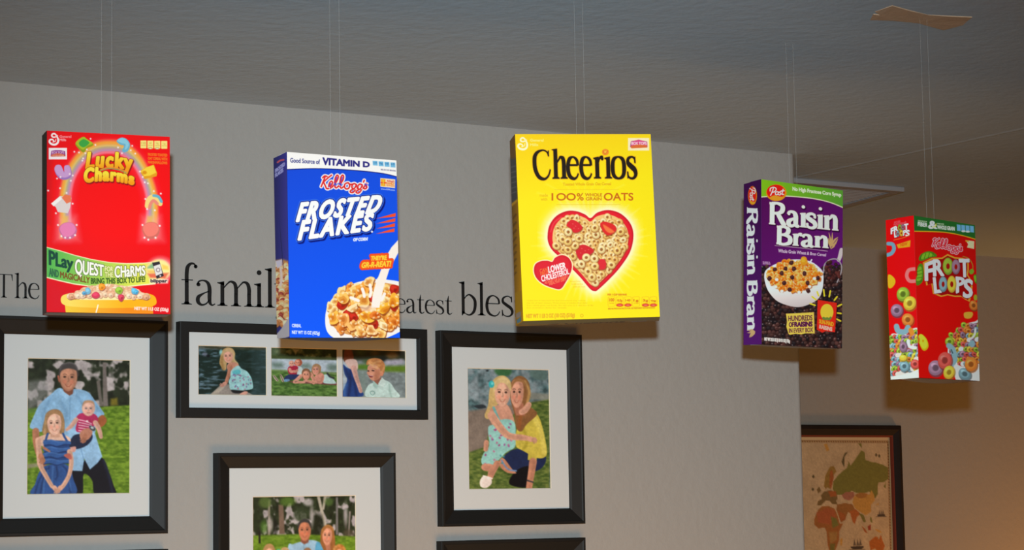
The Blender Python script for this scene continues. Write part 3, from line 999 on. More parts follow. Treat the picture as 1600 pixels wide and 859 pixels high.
    s.text('MAGICALLY', [(248, 318), (582, 384), (582, 318), (248, 250)], (126, 74, 30), .35)
    s.text('BRING THIS BOX TO LIFE!', [(598, 388), (1212, 364), (1212, 308), (598, 326)], (44, 82, 24), .32, bend=8)
    # round badge with a telephone
    s.dot(1385, 230, 150, 140, (255, 200, 190), 0, 10, .8)
    s.dot(1370, 232, 130, 118, (250, 236, 150), 0, 4)
    s.poly([(1240, 200), (1300, 150), (1320, 215), (1240, 215)], (110, 170, 130), soft=3, alpha=.8)
    s.poly([(1240, 235), (1330, 235), (1335, 270), (1250, 270)], (246, 190, 90), soft=3, alpha=.8)
    s.poly([(1240, 275), (1480, 265), (1440, 330), (1270, 320)], (230, 80, 60), soft=3, alpha=.8)
    s.poly([(1405, 170), (1470, 190), (1480, 230), (1410, 225)], (250, 200, 80), soft=3, alpha=.8)
    s.poly([(1292, 150), (1375, 135), (1425, 300), (1345, 335)], (52, 44, 50), soft=1)
    s.poly([(1307, 190), (1383, 165), (1408, 270), (1335, 300)], (232, 226, 220), soft=1)
    s.dot(1360, 232, 26, 26, (130, 110, 120), .2, .9, .8, .6)
    s.dot(1385, 300, 10, 8, (240, 230, 230))
    s.poly([(1262, 338), (1476, 338), (1470, 384), (1268, 384)], (255, 246, 226), soft=3, alpha=.85)
    s.line('blippar', 1276, 372, 185, 34, (70, 56, 60), bold=.45)
    # bowl of cereal
    s.poly([(300, 620), (1300, 640), (1305, 730), (312, 725)], fade((246, 204, 60), (244, 140, 20), s.P((340, 600)), s.P((1000, 700))))
    s.blob([(255, 556), (300, 510), (460, 486), (800, 478), (1140, 486), (1300, 516), (1342, 580), (1318, 634), (1180, 656), (800, 664), (420, 650), (280, 622)], fade((252, 222, 100), (250, 178, 20), s.P((360, 560)), s.P((1000, 620))))
    s.blob([(330, 530), (420, 496), (800, 490), (1180, 500), (1260, 540), (1100, 566), (800, 572), (460, 566)], (255, 236, 170), soft=1)
    rnd = random.Random(3)
    for row in range(5):
        n = 26 - row * 3
        for k in range(n):
            t = (k + .5) / n
            x = 345 + 900 * t + rnd.uniform(-14, 14)
            y = 540 - (1 - (2 * t - 1) ** 2) * (118 - row * 24) + rnd.uniform(-8, 8)
            kernel(s, x, y, 34, rnd.choice([(230, 180, 142), (238, 192, 156), (220, 160, 122), (242, 206, 174)]), (150, 80, 60), rnd, 6)
    for x, y, c, r in ((560, 470, (120, 180, 206), 36), (520, 492, (90, 160, 200), 22), (715, 425, (248, 150, 40), 42), (655, 520, (220, 60, 90), 46), (915, 462, (150, 190, 60), 46), (1085, 468, (96, 180, 216), 40), (1110, 486, (80, 170, 210), 28), (940, 542, (210, 60, 84), 40)):
        kernel(s, x, y, r, c, (130, 60, 60), rnd, 6)
    s.stroke([(678, 630), (668, 672), (656, 712)], 13, (255, 250, 230), 1)
    s.text('NET WT 11.5 OZ (326g)', [(1092, 682), (1476, 698), (1478, 664), (1094, 650)], (255, 226, 216), .35)
    return s


def art_red_side():
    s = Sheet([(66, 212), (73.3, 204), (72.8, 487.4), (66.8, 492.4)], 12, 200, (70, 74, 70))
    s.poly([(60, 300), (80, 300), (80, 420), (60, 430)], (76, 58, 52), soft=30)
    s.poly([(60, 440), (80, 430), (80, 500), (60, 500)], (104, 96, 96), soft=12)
    return s


# ---- blue box with a bowl of flakes
def script_name(s, m, ink, halo, halo_w, fat=1.0):
    """flowing script name; m maps drawing units to the sheet"""
    W = 7.5 * fat
    strokes = [
        [(498, 282), (484, 318), (466, 362)], [(478, 292), (494, 278), (512, 282)],
        [(548, 272), (524, 290), (482, 328)], [(484, 326), (496, 350), (508, 376), (522, 378)],
        [(522, 378), (546, 352), (556, 332), (548, 320), (534, 330), (526, 356), (536, 374), (556, 362)],
        [(556, 362), (590, 318), (602, 284), (592, 272), (578, 296), (572, 346), (582, 372), (602, 360)],
        [(602, 360), (634, 318), (644, 284), (634, 272), (620, 296), (614, 350), (624, 374), (644, 362)],
        [(676, 332), (656, 340), (650, 362), (662, 380), (682, 376), (692, 354), (684, 336), (676, 332)],
        [(690, 344), (708, 344), (722, 340)],
        [(744, 348), (726, 338), (710, 354), (712, 376), (728, 376), (744, 350)], [(744, 348), (736, 384), (716, 408), (696, 404), (706, 388), (756, 372)],
        [(790, 350), (772, 342), (756, 358), (758, 380), (774, 380), (790, 354)], [(790, 350), (782, 388), (762, 412), (742, 408), (752, 392), (802, 368)],
        [(806, 312), (800, 326)],
        [(802, 368), (818, 344), (826, 334), (820, 350), (826, 368), (812, 380), (798, 374)]]
    for width, col in ((W * 2 + halo_w * 2, halo), (W * 2, ink)):
        for st in strokes:
            P = [m(x, y) for x, y in st]
            k = m(1, 0)[0] - m(0, 0)[0]
            s.stroke(P, width * abs(k), col, .8)


def art_blue_front():
    s = Sheet([(448.2, 237.4), (619.1, 250.7), (624.7, 527.7), (452.5, 527.3)], 300, 480, (24, 84, 236))
    fill(s, fade((26, 78, 220), (20, 92, 250), (450, 260), (540, 500)))
    s.view(410, 220, 5.054)
    s.poly([(180, 80), (1070, 150), (1070, 284), (960, 258), (800, 238), (600, 224), (400, 218), (180, 226)], (255, 252, 246))
    s.stroke([(180, 228), (400, 220), (600, 226), (800, 240), (960, 260), (1075, 288)], 7, (20, 30, 120), .8)
    s.text('Good Source of', [(220, 170), (456, 184), (456, 150), (220, 136)], (70, 74, 140), .25)
    s.text('VITAMIN D', [(478, 188), (846, 208), (846, 170), (480, 134)], (48, 44, 128), .75)
    for k in range(4):
        x = 872 + k * 46
        s.poly([(x, 158 + k * 4), (x + 38, 160 + k * 4), (x + 40, 196 + k * 5), (x + 2, 194 + k * 5)], (120, 190, 226), soft=1)
        s.line(('110', '0g', '140', '10')[k], x + 8, 180 + k * 4, 24, 14, (40, 90, 150))
    s.text('PER 3/4 CUP SERVING', [(936, 232), (1052, 242), (1052, 232), (936, 222)], (90, 90, 130), .1)
    script_name(s, lambda x, y: (x, y), (226, 44, 44), (255, 246, 240), 8.5, .82)
    # family coupon
    s.poly([(932, 294), (1048, 304), (1046, 374), (932, 362)], (250, 226, 190))
    s.poly([(936, 300), (972, 303), (972, 360), (936, 356)], (248, 170, 40))
    s.stroke([(938, 330), (975, 332)], 10, (240, 90, 50)); s.stroke([(955, 302), (955, 358)], 8, (240, 200, 60))
    s.text('Kellogg\'s', [(985, 322), (1040, 326), (1040, 314), (985, 310)], (220, 60, 50), .15)
    s.text('FAMILY', [(980, 342), (1042, 347), (1042, 332), (980, 328)], (240, 140, 60), .3)
    s.text('REWARDS', [(980, 358), (1042, 363), (1042, 350), (980, 346)], (240, 150, 80), .2)
    s.text('www.KFR.com', [(936, 384), (1044, 394), (1044, 384), (936, 374)], (200, 214, 250), .15)
    # big name in slanted capitals
    A = [(268, 636), (912, 560), (962, 430), (310, 492)]
    B = [(286, 780), (852, 702), (880, 574), (322, 634)]
    A = [(272, 634), (905, 562), (958, 432), (312, 494)]
    for q, tx in ((A, 'FROSTED'), (B, 'FLAKES')):
        s.text(tx, [(x + 10, y + 12) for x, y in q], (8, 24, 120), 4.6, soft=1.4, track=1.22)
    for q, tx in ((A, 'FROSTED'), (B, 'FLAKES')):
        s.text(tx, q, (16, 36, 140), 3.5, (.9, (70, 130, 246)), track=1.22)
    for q, tx in ((A, 'FROSTED'), (B, 'FLAKES')):
        s.text(tx, q, (255, 254, 250), 1.95, track=1.22)
    s.dot(866, 718, 8, 8, (240, 240, 250))
    for k in range(4):
        y = 574 + k * 40
        s.poly([(900, y + 40), (1052 - k * 3, y - 4), (1050 - k * 3, y + 24)], (250, 84, 40))
    s.text('OF CORN', [(718, 792), (828, 786), (832, 764), (722, 770)], (235, 240, 255), .5)
    # bowl and milk
    s.view(410, 370, 5.054)
    s.poly([(1075, 20), (1020, 82), (975, 160), (910, 330), (860, 540), (900, 560), (935, 540), (950, 420), (1000, 260), (1075, 118)], (255, 240, 226), soft=1)
    bowl = [(505, 640), (520, 540), (600, 440), (720, 372), (860, 340), (990, 342), (1092, 366), (1092, 810), (560, 810)]
    s.blob([(500, 700), (512, 560), (600, 436), (730, 366), (870, 336), (1000, 340), (1110, 372), (1160, 500), (1130, 700), (1000, 790), (820, 836), (640, 820), (540, 780)], (250, 244, 238), soft=1)
    s.blob([(530, 600), (580, 480), (720, 392), (880, 362), (1010, 370), (1120, 420), (1120, 600), (1000, 730), (820, 784), (640, 760), (550, 690)], (226, 160, 90), soft=1.2)
    s.poly([(200, 705), (1088, 770), (1088, 812), (200, 812)], (20, 92, 250), alpha=0)
    rnd = random.Random(12)
    pal = [(244, 180, 84), (248, 196, 110), (236, 156, 60), (250, 214, 150), (230, 140, 50), (246, 206, 136)]
    for j in range(10):
        for k in range(12):
            x, y = 545 + k * 52 + (j % 2) * 26 + rnd.uniform(-12, 12), 385 + j * 42 + rnd.uniform(-10, 10)
            if ((x - 830) / 305) ** 2 + ((y - 575) / 205) ** 2 < 1 and y < 790 - max(0, x - 900) * .55:
                flake(s, x, y, rnd.uniform(34, 46), rnd.choice(pal), rnd)
    for x, y, r in ((632, 530, 40), (690, 610, 44), (720, 630, 40), (880, 690, 40), (1040, 410, 40), (870, 490, 26), (1040, 560, 30)):
        kernel(s, x, y, r, (190, 40, 24), (120, 20, 10), rnd, 6)
    for x, y, r, c in ((640, 480, 60, (246, 186, 90)), (790, 420, 56, (238, 160, 60)), (840, 350, 44, (248, 200, 130)), (960, 560, 62, (248, 176, 50)), (830, 620, 60, (250, 180, 60)), (890, 620, 46, (226, 120, 40)), (570, 640, 52, (248, 180, 70)), (640, 650, 50, (240, 170, 90)), (620, 720, 44, (226, 140, 60)), (720, 700, 52, (240, 180, 100)), (780, 740, 56, (244, 190, 110)), (860, 740, 50, (244, 196, 130)), (960, 700, 40, (248, 220, 170)), (1040, 500, 56, (248, 170, 50)), (800, 500, 60, (246, 190, 100)), (720, 560, 46, (248, 214, 160))):
        flake(s, x, y, r, c, rnd)
    for q in ([(850, 380), (858, 430), (850, 470)], [(790, 410), (800, 440), (806, 470)], [(965, 450), (940, 500)], [(700, 480), (760, 504)]):
        s.stroke(q, 24, (255, 246, 236), 1.2)
    s.poly([(905, 330), (975, 260), (962, 380), (940, 480), (925, 560), (860, 560), (870, 470)], (255, 244, 232), soft=1.2)
    s.poly([(975, 160), (1020, 82), (1075, 30), (1075, 118), (1000, 260), (960, 390), (900, 390)], (255, 242, 228), soft=1.2)
    s.blob([(770, 545), (840, 540), (900, 560), (870, 590), (800, 585)], (252, 230, 206), soft=2, alpha=.6)
    # slogan
    for tx, q in (('THEY\'RE', [(852, 190), (985, 182), (985, 140), (858, 148)]), ('GR-R-REAT!', [(775, 250), (1015, 236), (1024, 182), (788, 196)])):
        s.text(tx, q, (250, 90, 30), 2.0, (.8, (240, 60, 20)))
    for tx, q in (('THEY\'RE', [(856, 186), (980, 180), (980, 148), (862, 154)]), ('GR-R-REAT!', [(782, 244), (1010, 232), (1016, 190), (792, 204)])):
        s.text(tx, q, (255, 214, 60), .5)
    s.text('CEREAL', [(234, 712), (306, 714), (306, 690), (234, 688)], (235, 240, 255), .25)
    s.text('NET WT 15 OZ (425g)', [(234, 764), (454, 772), (454, 748), (234, 740)], (240, 244, 255), .25)
    s.poly([(300, 752), (300, 770)] + [(301, 770)], (255, 255, 255), alpha=0)
    return s


def art_blue_side():
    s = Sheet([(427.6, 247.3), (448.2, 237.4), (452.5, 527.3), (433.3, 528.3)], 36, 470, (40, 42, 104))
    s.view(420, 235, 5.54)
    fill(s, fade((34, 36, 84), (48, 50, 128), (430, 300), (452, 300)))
    s.stroke([(78, 108), (100, 92), (130, 86)], 16, (150, 70, 80), 1)
    s.text('FROSTED', [(58, 204), (140, 140), (140, 108), (58, 172)], (130, 136, 184), .4)
    s.text('FLAKES', [(58, 246), (126, 196), (126, 162), (58, 214)], (130, 136, 184), .4)
    s.view(420, 380, 5.54)
    s.poly([(55, 180), (120, 170), (175, 190), (195, 650), (60, 700)], (150, 110, 70), soft=4)
    rnd = random.Random(4)
    for j in range(30):
        for k in range(3):
            kernel(s, 72 + k * 42 + rnd.uniform(-14, 14), 215 + j * 17 + rnd.uniform(-8, 8), rnd.uniform(20, 32), rnd.choice([(170, 128, 84), (186, 150, 110), (146, 96, 56), (190, 164, 134), (120, 50, 40)]), (84, 44, 24), rnd, 6)
    s.stroke([(105, 250), (112, 330), (104, 390)], 22, (176, 166, 160), 2)
    s.poly([(60, 185), (118, 172), (118, 225), (75, 250)], (160, 160, 176), soft=2)
    s.poly([(60, 800), (110, 745), (180, 650), (200, 800), (80, 840)], (140, 140, 146), soft=1.5)
    return s


# ---- yellow box with a heart-shaped bowl
def heart(cx, cy, w, h, rot=0.0):
    P = []
    for k in range(48):
        t = 2 * math.pi * k / 48
        x = math.sin(t) ** 3
        y = -(13 * math.cos(t) - 5 * math.cos(2 * t) - 2 * math.cos(3 * t) - math.cos(4 * t)) / 15.0
        c, sn = math.cos(rot), math.sin(rot)
        x, y = x * w / 2, (y - .12) * h / 2
        P.append((cx + x * c - y * sn, cy + x * sn + y * c))
    return P


HEART = [(478, 178), (540, 128), (640, 106), (750, 140), (835, 230), (860, 340), (830, 480), (740, 620), (640, 730), (545, 818), (512, 830), (470, 806), (380, 700), (250, 570), (140, 470), (100, 400), (92, 330), (110, 240), (170, 160), (260, 116), (350, 116), (430, 146)]
CHEER = None


def art_yellow_front():
    s = Sheet([(804.7, 209.5), (1016.5, 209.5), (1031.1, 494.7), (817.7, 501.4)], 360, 480, (255, 228, 0))
    fill(s, fade((255, 214, 0), (255, 232, 0), (870, 210), (890, 300)))
    s.view(840, 310, 5.729)
    # glow behind the bowl
    for k in range(46):
        a = k * 6.283 / 46 + RND.uniform(-.05, .05)
        r = RND.uniform(430, 560)
        s.poly([(478 + 300 * math.cos(a - .02), 430 + 300 * math.sin(a - .02)), (478 + r * math.cos(a), 430 + r * math.sin(a)), (478 + 300 * math.cos(a + .05), 430 + 300 * math.sin(a + .05))], (255, 248, 170), soft=5, alpha=.55)
    s.outline([loop_segments(s.P(catmull(np.array(HEART, float), True, 5)))], [(14, (255, 242, 130), 20), (8, (255, 248, 180), 12), (3.5, (255, 252, 214), 6)], alpha=.7)
    H = np.array(HEART, float)
    s.blob(H, (206, 14, 34), soft=1)
    ctr = np.array([478, 440.])
    s.blob(ctr + (H - ctr) * .965, (232, 26, 42), soft=2)
    inner = ctr + (H - ctr) * .885
    s.blob(inner + [4, 6], (170, 10, 24), soft=1.2)
    inn = catmull(inner, True, 5)
    s.poly(inn, (246, 196, 120), soft=1)
    rnd = random.Random(21)
    insd = lambda x, y, m=22: seg_sdf(np.array([[x, y]]), loop_segments(inn))[0] < -m
    pts = []
    for j in range(17):
        for k in range(18):
            x, y = 110 + k * 44 + (j % 2) * 22 + rnd.uniform(-12, 12), 130 + j * 42 + rnd.uniform(-12, 12)
            if insd(x, y):
                pts.append((x, y))
    for x, y in pts:
        ring_piece(s, x, y, rnd.uniform(28, 35), rnd.choice([(250, 206, 120), (252, 216, 140), (244, 190, 100), (253, 226, 160)]), rnd.uniform(.72, 1), rnd.uniform(0, 3), (170, 92, 30), (255, 244, 206), .3)
    # strawberries
    for P, c in (([(262, 240), (300, 195), (350, 205), (400, 250), (395, 285), (350, 308), (310, 296), (290, 265)], (222, 36, 44)),
                 ([(565, 225), (610, 210), (690, 240), (705, 290), (640, 332), (600, 310), (575, 270)], (226, 40, 36)),
                 ([(345, 470), (375, 425), (430, 418), (505, 462), (480, 500), (400, 545), (372, 540)], (216, 34, 44)),
                 ([(552, 552), (600, 548), (618, 590), (605, 632), (560, 636), (545, 600)], (226, 40, 50))):
        s.blob([(x + 4, y + 8) for x, y in P], (130, 40, 10), soft=2, alpha=.7)
        s.blob(P, c, soft=1)
    s.blob([(590, 235), (640, 262), (690, 300), (650, 312), (610, 285)], (246, 120, 60), soft=2)
    for x, y in ((320, 230), (345, 250), (370, 272), (330, 268), (400, 450), (430, 470), (390, 490), (460, 460), (420, 500)):
        s.dot(x, y, 5, 4, (250, 120, 110), 0, .8, .7)
    for x, y in ((278, 302), (440, 530), (512, 540), (320, 518), (456, 655), (516, 608), (490, 706), (396, 588), (664, 596), (275, 460), (376, 360), (575, 458), (716, 468), (340, 425), (228, 368), (275, 388), (170, 425), (525, 326), (745, 300), (516, 265)):
        ring_piece(s, x, y, 37, rnd.choice([(252, 214, 130), (250, 206, 116), (254, 226, 156)]), rnd.uniform(.88, 1), rnd.uniform(0, 3), (160, 84, 24), (255, 246, 214), .32)
    s.stroke([(120, 300), (150, 220), (215, 170)], 8, (250, 110, 110), 2, .6)
    # small heart
    s.view(780, 340, 4.77)
    small = [(398, 330), (420, 300), (470, 280), (520, 300), (545, 350), (536, 410), (500, 480), (460, 532), (400, 524), (330, 496), (280, 452), (260, 400), (270, 350), (310, 326), (360, 322)]
    s.blob(small, (214, 22, 40), soft=1, edge=(1.6, (255, 246, 190)))
    s.blob(np.array([402, 410.]) + (np.array(small, float) - [402, 410]) * .9, (226, 30, 46), soft=2)
    s.text('CAN', [(306, 412), (362, 398), (358, 372), (303, 386)], (250, 130, 50), .12)
    s.text('HELP', [(312, 432), (368, 418), (366, 398), (309, 412)], (250, 130, 50), .12)
    s.text('LOWER', [(372, 412), (500, 380), (494, 334), (366, 368)], (255, 246, 240), .45)
    s.text('CHOLESTEROL', [(320, 478), (526, 420), (520, 380), (314, 436)], (255, 246, 240), .32)
    s.text('AS PART OF A HEART', [(342, 496), (516, 446), (514, 430), (338, 480)], (252, 140, 90), .15)
    s.text('HEALTHY DIET', [(378, 504), (502, 468), (500, 452), (374, 488)], (252, 140, 90), .15)
    for k in range(3):
        s.line(('Three grams of soluble', 'fiber daily from whole', 'grain oat foods')[k], 528 + k * 14, 480 + k * 20, 80 + k * 4, 10, (236, 170, 40), alpha=.7)
    for k in range(4):
        s.line(('*Diets low in saturated fat and cholesterol may reduce', 'the risk of heart disease. Three grams of soluble fiber daily', 'from whole grain oat foods, like this one, in a diet low in fat', 'See nutrition facts for details')[k], 205, 622 + k * 18 - (k > 2) * 0, (440, 455, 500, 300)[k], 9, (224, 176, 20), alpha=.75)
    s.text('NET WT 1 LB 2 OZ (18 OZ) (510g)', [(202, 748), (566, 740), (566, 712), (202, 720)], (232, 170, 30), .35)
    s.dot(620, 730, 12, 12, (224, 160, 20), 0, .8, 1, .7)
    s.text('PER 1 CUP SERVING', [(812, 580), (952, 580), (952, 568), (812, 568)], (220, 120, 30), .2)
    for k, x in enumerate((815, 876, 936, 996, 1066, 1124)):
        s.stroke([(x, 600), (x + 8, 592), (x + 42, 590), (x + 50, 598), (x + 52, 650), (x + 42, 660), (x + 8, 662), (x, 652)], 3, (240, 176, 40), .7, closed=True, alpha=.9)
        s.line(('100', '0.5g', '140', '1g', '3g', '0g')[k], x + 8, 624, 36, (22, 15, 15, 15, 15, 10)[k], (214, 100, 20), bold=.2)
        s.line('CALORIES', x + 8, 642, 36, 8, (226, 140, 30))
        if k in (1, 2, 4, 5):
            s.dot(x + 26, 652, 26, 11, (222, 40, 30))
            s.dot(x + 26, 652, 16, 3, (255, 220, 170), alpha=.7)
    s.text('SEE NUTRITION FACTS FOR AS PREPARED INFORMATION', [(815, 684), (1160, 676), (1160, 666), (815, 674)], (214, 130, 20), .15)
    # top of the face
    s.view(780, 190, 4.77)
    for k in range(9):
        a = -2.6 + k * .26
        s.poly([(640 + 60 * math.cos(a), 640 + 60 * math.sin(a)), (640 + 420 * math.cos(a - .03), 700 + 330 * math.sin(a - .03)), (640 + 420 * math.cos(a + .03), 700 + 330 * math.sin(a + .03))], (255, 246, 120), soft=4, alpha=.35)
    G = dict(make_serif(0.25, 0.075, .11, .045, .06))
    a = .07 + .15 + .13 * .9
    G['i'] = (G['i'][0], G['i'][1][:3])
    G['C'] = (1.27, G['C'][1])
    segs, wd = word_segments(G, 'Cheerios', .05, 1.29, .58)
    s.letters(segs, [(250, 428), (1030, 424), (1024, 215), (244, 217)], [(1.4, (255, 200, 0)), (.25, (34, 22, 10))], width=wd)
    s.dot(795, 228, 26, 24, (246, 150, 40))
    s.dot(795, 228, 10, 9, (252, 196, 60))
    s.stroke([(776, 216), (792, 240), (814, 218)], 5, (230, 110, 40))
    s.text('Toasted Whole Grain Oat Cereal', [(478, 478), (836, 474), (836, 454), (478, 458)], (232, 170, 20), .15)
    s.line('made', 305, 560, 60, 22, (236, 180, 20), bold=.1)
    s.line('with', 312, 590, 48, 22, (236, 180, 20), bold=.1)
    s.line('1', 394, 588, 10, 52, (206, 100, 16), bold=.3)
    s.line('O', 430, 588, 70, 52, (206, 100, 16), bold=.3)
    s.line('O', 505, 588, 68, 52, (206, 100, 16), bold=.3)
    s.line('%', 582, 588, 50, 52, (206, 100, 16), bold=.2)
    s.line('WHOLE', 644, 558, 126, 22, (206, 110, 16), bold=.15)
    s.line('GRAIN', 650, 588, 116, 22, (206, 110, 16), bold=.15)
    s.line('OATS', 784, 588, 216, 54, (206, 100, 16), bold=.3)
    s.stroke([(415, 508), (890, 508)], 3, (240, 190, 40), smooth=False)
    s.stroke([(430, 620), (905, 620)], 3, (236, 190, 40), smooth=False)
    s.view(780 - 140 / 4.77 + 140 / 4.77, 190, 4.77)
    sx = s.view(804.5, 208.2, 7.4)
    script_g(s.view(804.7 - 140 / 8.2 + 4, 210 - 65 / 8.2 + 4.2, 8.2), (255, 250, 200))
    s.view(780, 190, 4.77)
    s.line('General', 232, 148, 100, 18, (255, 240, 130), bold=.25)
    s.line('Mills', 232, 182, 60, 18, (255, 240, 130), bold=.25)
    tops_label(s, 962, 122, 156, 94, (255, 240, 190))
    s.poly([(985, 150), (1040, 134), (1102, 152), (1104, 190), (986, 196)], (222, 70, 130))
    s.poly([(985, 182), (1040, 168), (1102, 178), (1102, 194), (986, 200)], (226, 110, 50))
    s.line('BOX TOPS', 988, 172, 110, 20, (255, 236, 236), bold=.2)
    s.poly([(1060, 745), (1120, 700), (1170, 690), (1160, 720)], (255, 250, 180), soft=3, alpha=0)
    return s


def art_yellow_side():
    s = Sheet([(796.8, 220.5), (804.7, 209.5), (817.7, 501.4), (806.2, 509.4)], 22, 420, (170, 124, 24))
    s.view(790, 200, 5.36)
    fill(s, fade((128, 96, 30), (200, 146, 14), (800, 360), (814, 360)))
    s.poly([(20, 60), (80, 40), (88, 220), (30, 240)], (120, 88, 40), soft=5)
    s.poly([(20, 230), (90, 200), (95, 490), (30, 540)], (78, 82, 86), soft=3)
    for k in range(6):
        s.stroke([(48, 270 + k * 36), (86, 250 + k * 36)], 7, (108, 112, 114), 1, smooth=False)
    s.stroke([(40, 545), (95, 490)], 16, (206, 160, 40), 2, smooth=False)
    for k in range(9):
        s.stroke([(56, 640 + k * 62), (84, 600 + k * 62)], 14, (96, 66, 20), 2, .75, smooth=False)
    s.view(795, 360, 5.36)
    s.poly([(50, 440), (110, 420), (115, 640), (60, 660)], (176, 136, 20), soft=4)
    s.poly([(60, 660), (102, 640), (104, 700), (64, 715)], (150, 140, 130), soft=1.5)
    s.poly([(66, 735), (104, 700), (106, 760), (70, 775)], (90, 130, 150), soft=1.5)
    return s


def art_yellow_base():
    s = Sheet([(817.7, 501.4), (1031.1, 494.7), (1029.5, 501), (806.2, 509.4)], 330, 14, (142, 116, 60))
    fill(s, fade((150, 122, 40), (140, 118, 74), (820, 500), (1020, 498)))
    s.view(850, 490, 8.42)
    s.blob([(90, 118), (180, 100), (310, 100), (240, 134), (140, 134)], (92, 62, 40), soft=1.5)
    s.text('Cheerios', [(345, 140), (1110, 114), (1150, 80), (380, 102)], (88, 68, 34), .4)
    s.poly([(1210, 90), (1380, 74), (1370, 100), (1190, 106)], (128, 128, 124), soft=1.5)
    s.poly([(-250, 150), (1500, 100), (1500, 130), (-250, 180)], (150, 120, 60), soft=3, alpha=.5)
    return s


# ---- purple box with a white bowl among raisins
def fruit_oval(s, m, k):
    s.dot(*m(418, 238), 92 * k, 76 * k, (246, 150, 20))
    s.dot(*m(414, 230), 82 * k, 66 * k, (232, 30, 24))
    s.blob([m(360, 284), m(400, 262), m(450, 272), m(480, 278), m(450, 306), m(400, 306)], (246, 160, 40), soft=1)


def post_word(s, m, k, ink):
    for st in ([(392, 196), (380, 232), (366, 262)], [(362, 222), (366, 198), (396, 188), (418, 204), (402, 228), (380, 234)],
               [(428, 226), (412, 234), (412, 254), (428, 254), (436, 240), (428, 226)], [(436, 232), (450, 232)],
               [(462, 222), (450, 236), (460, 248), (448, 258), (436, 254)], [(480, 206), (472, 236), (472, 254), (484, 252)], [(464, 222), (490, 220)]):
        s.stroke([m(*p) for p in st], 9 * k, ink, .7)


def wheat(s, m, k, ink):
    for st in ([(900, 740), (905, 690), (888, 600)], [(903, 735), (915, 680), (918, 600)], [(905, 730), (935, 670), (968, 640)], [(905, 720), (940, 700), (966, 655)], [(900, 730), (890, 690), (884, 650)], [(906, 745), (930, 720), (945, 690)]):
        s.stroke([m(*st[0]) + (2 * k,), m(*st[1]) + (9 * k,), m(*st[2]) + (2 * k,)], 0, ink, .7)


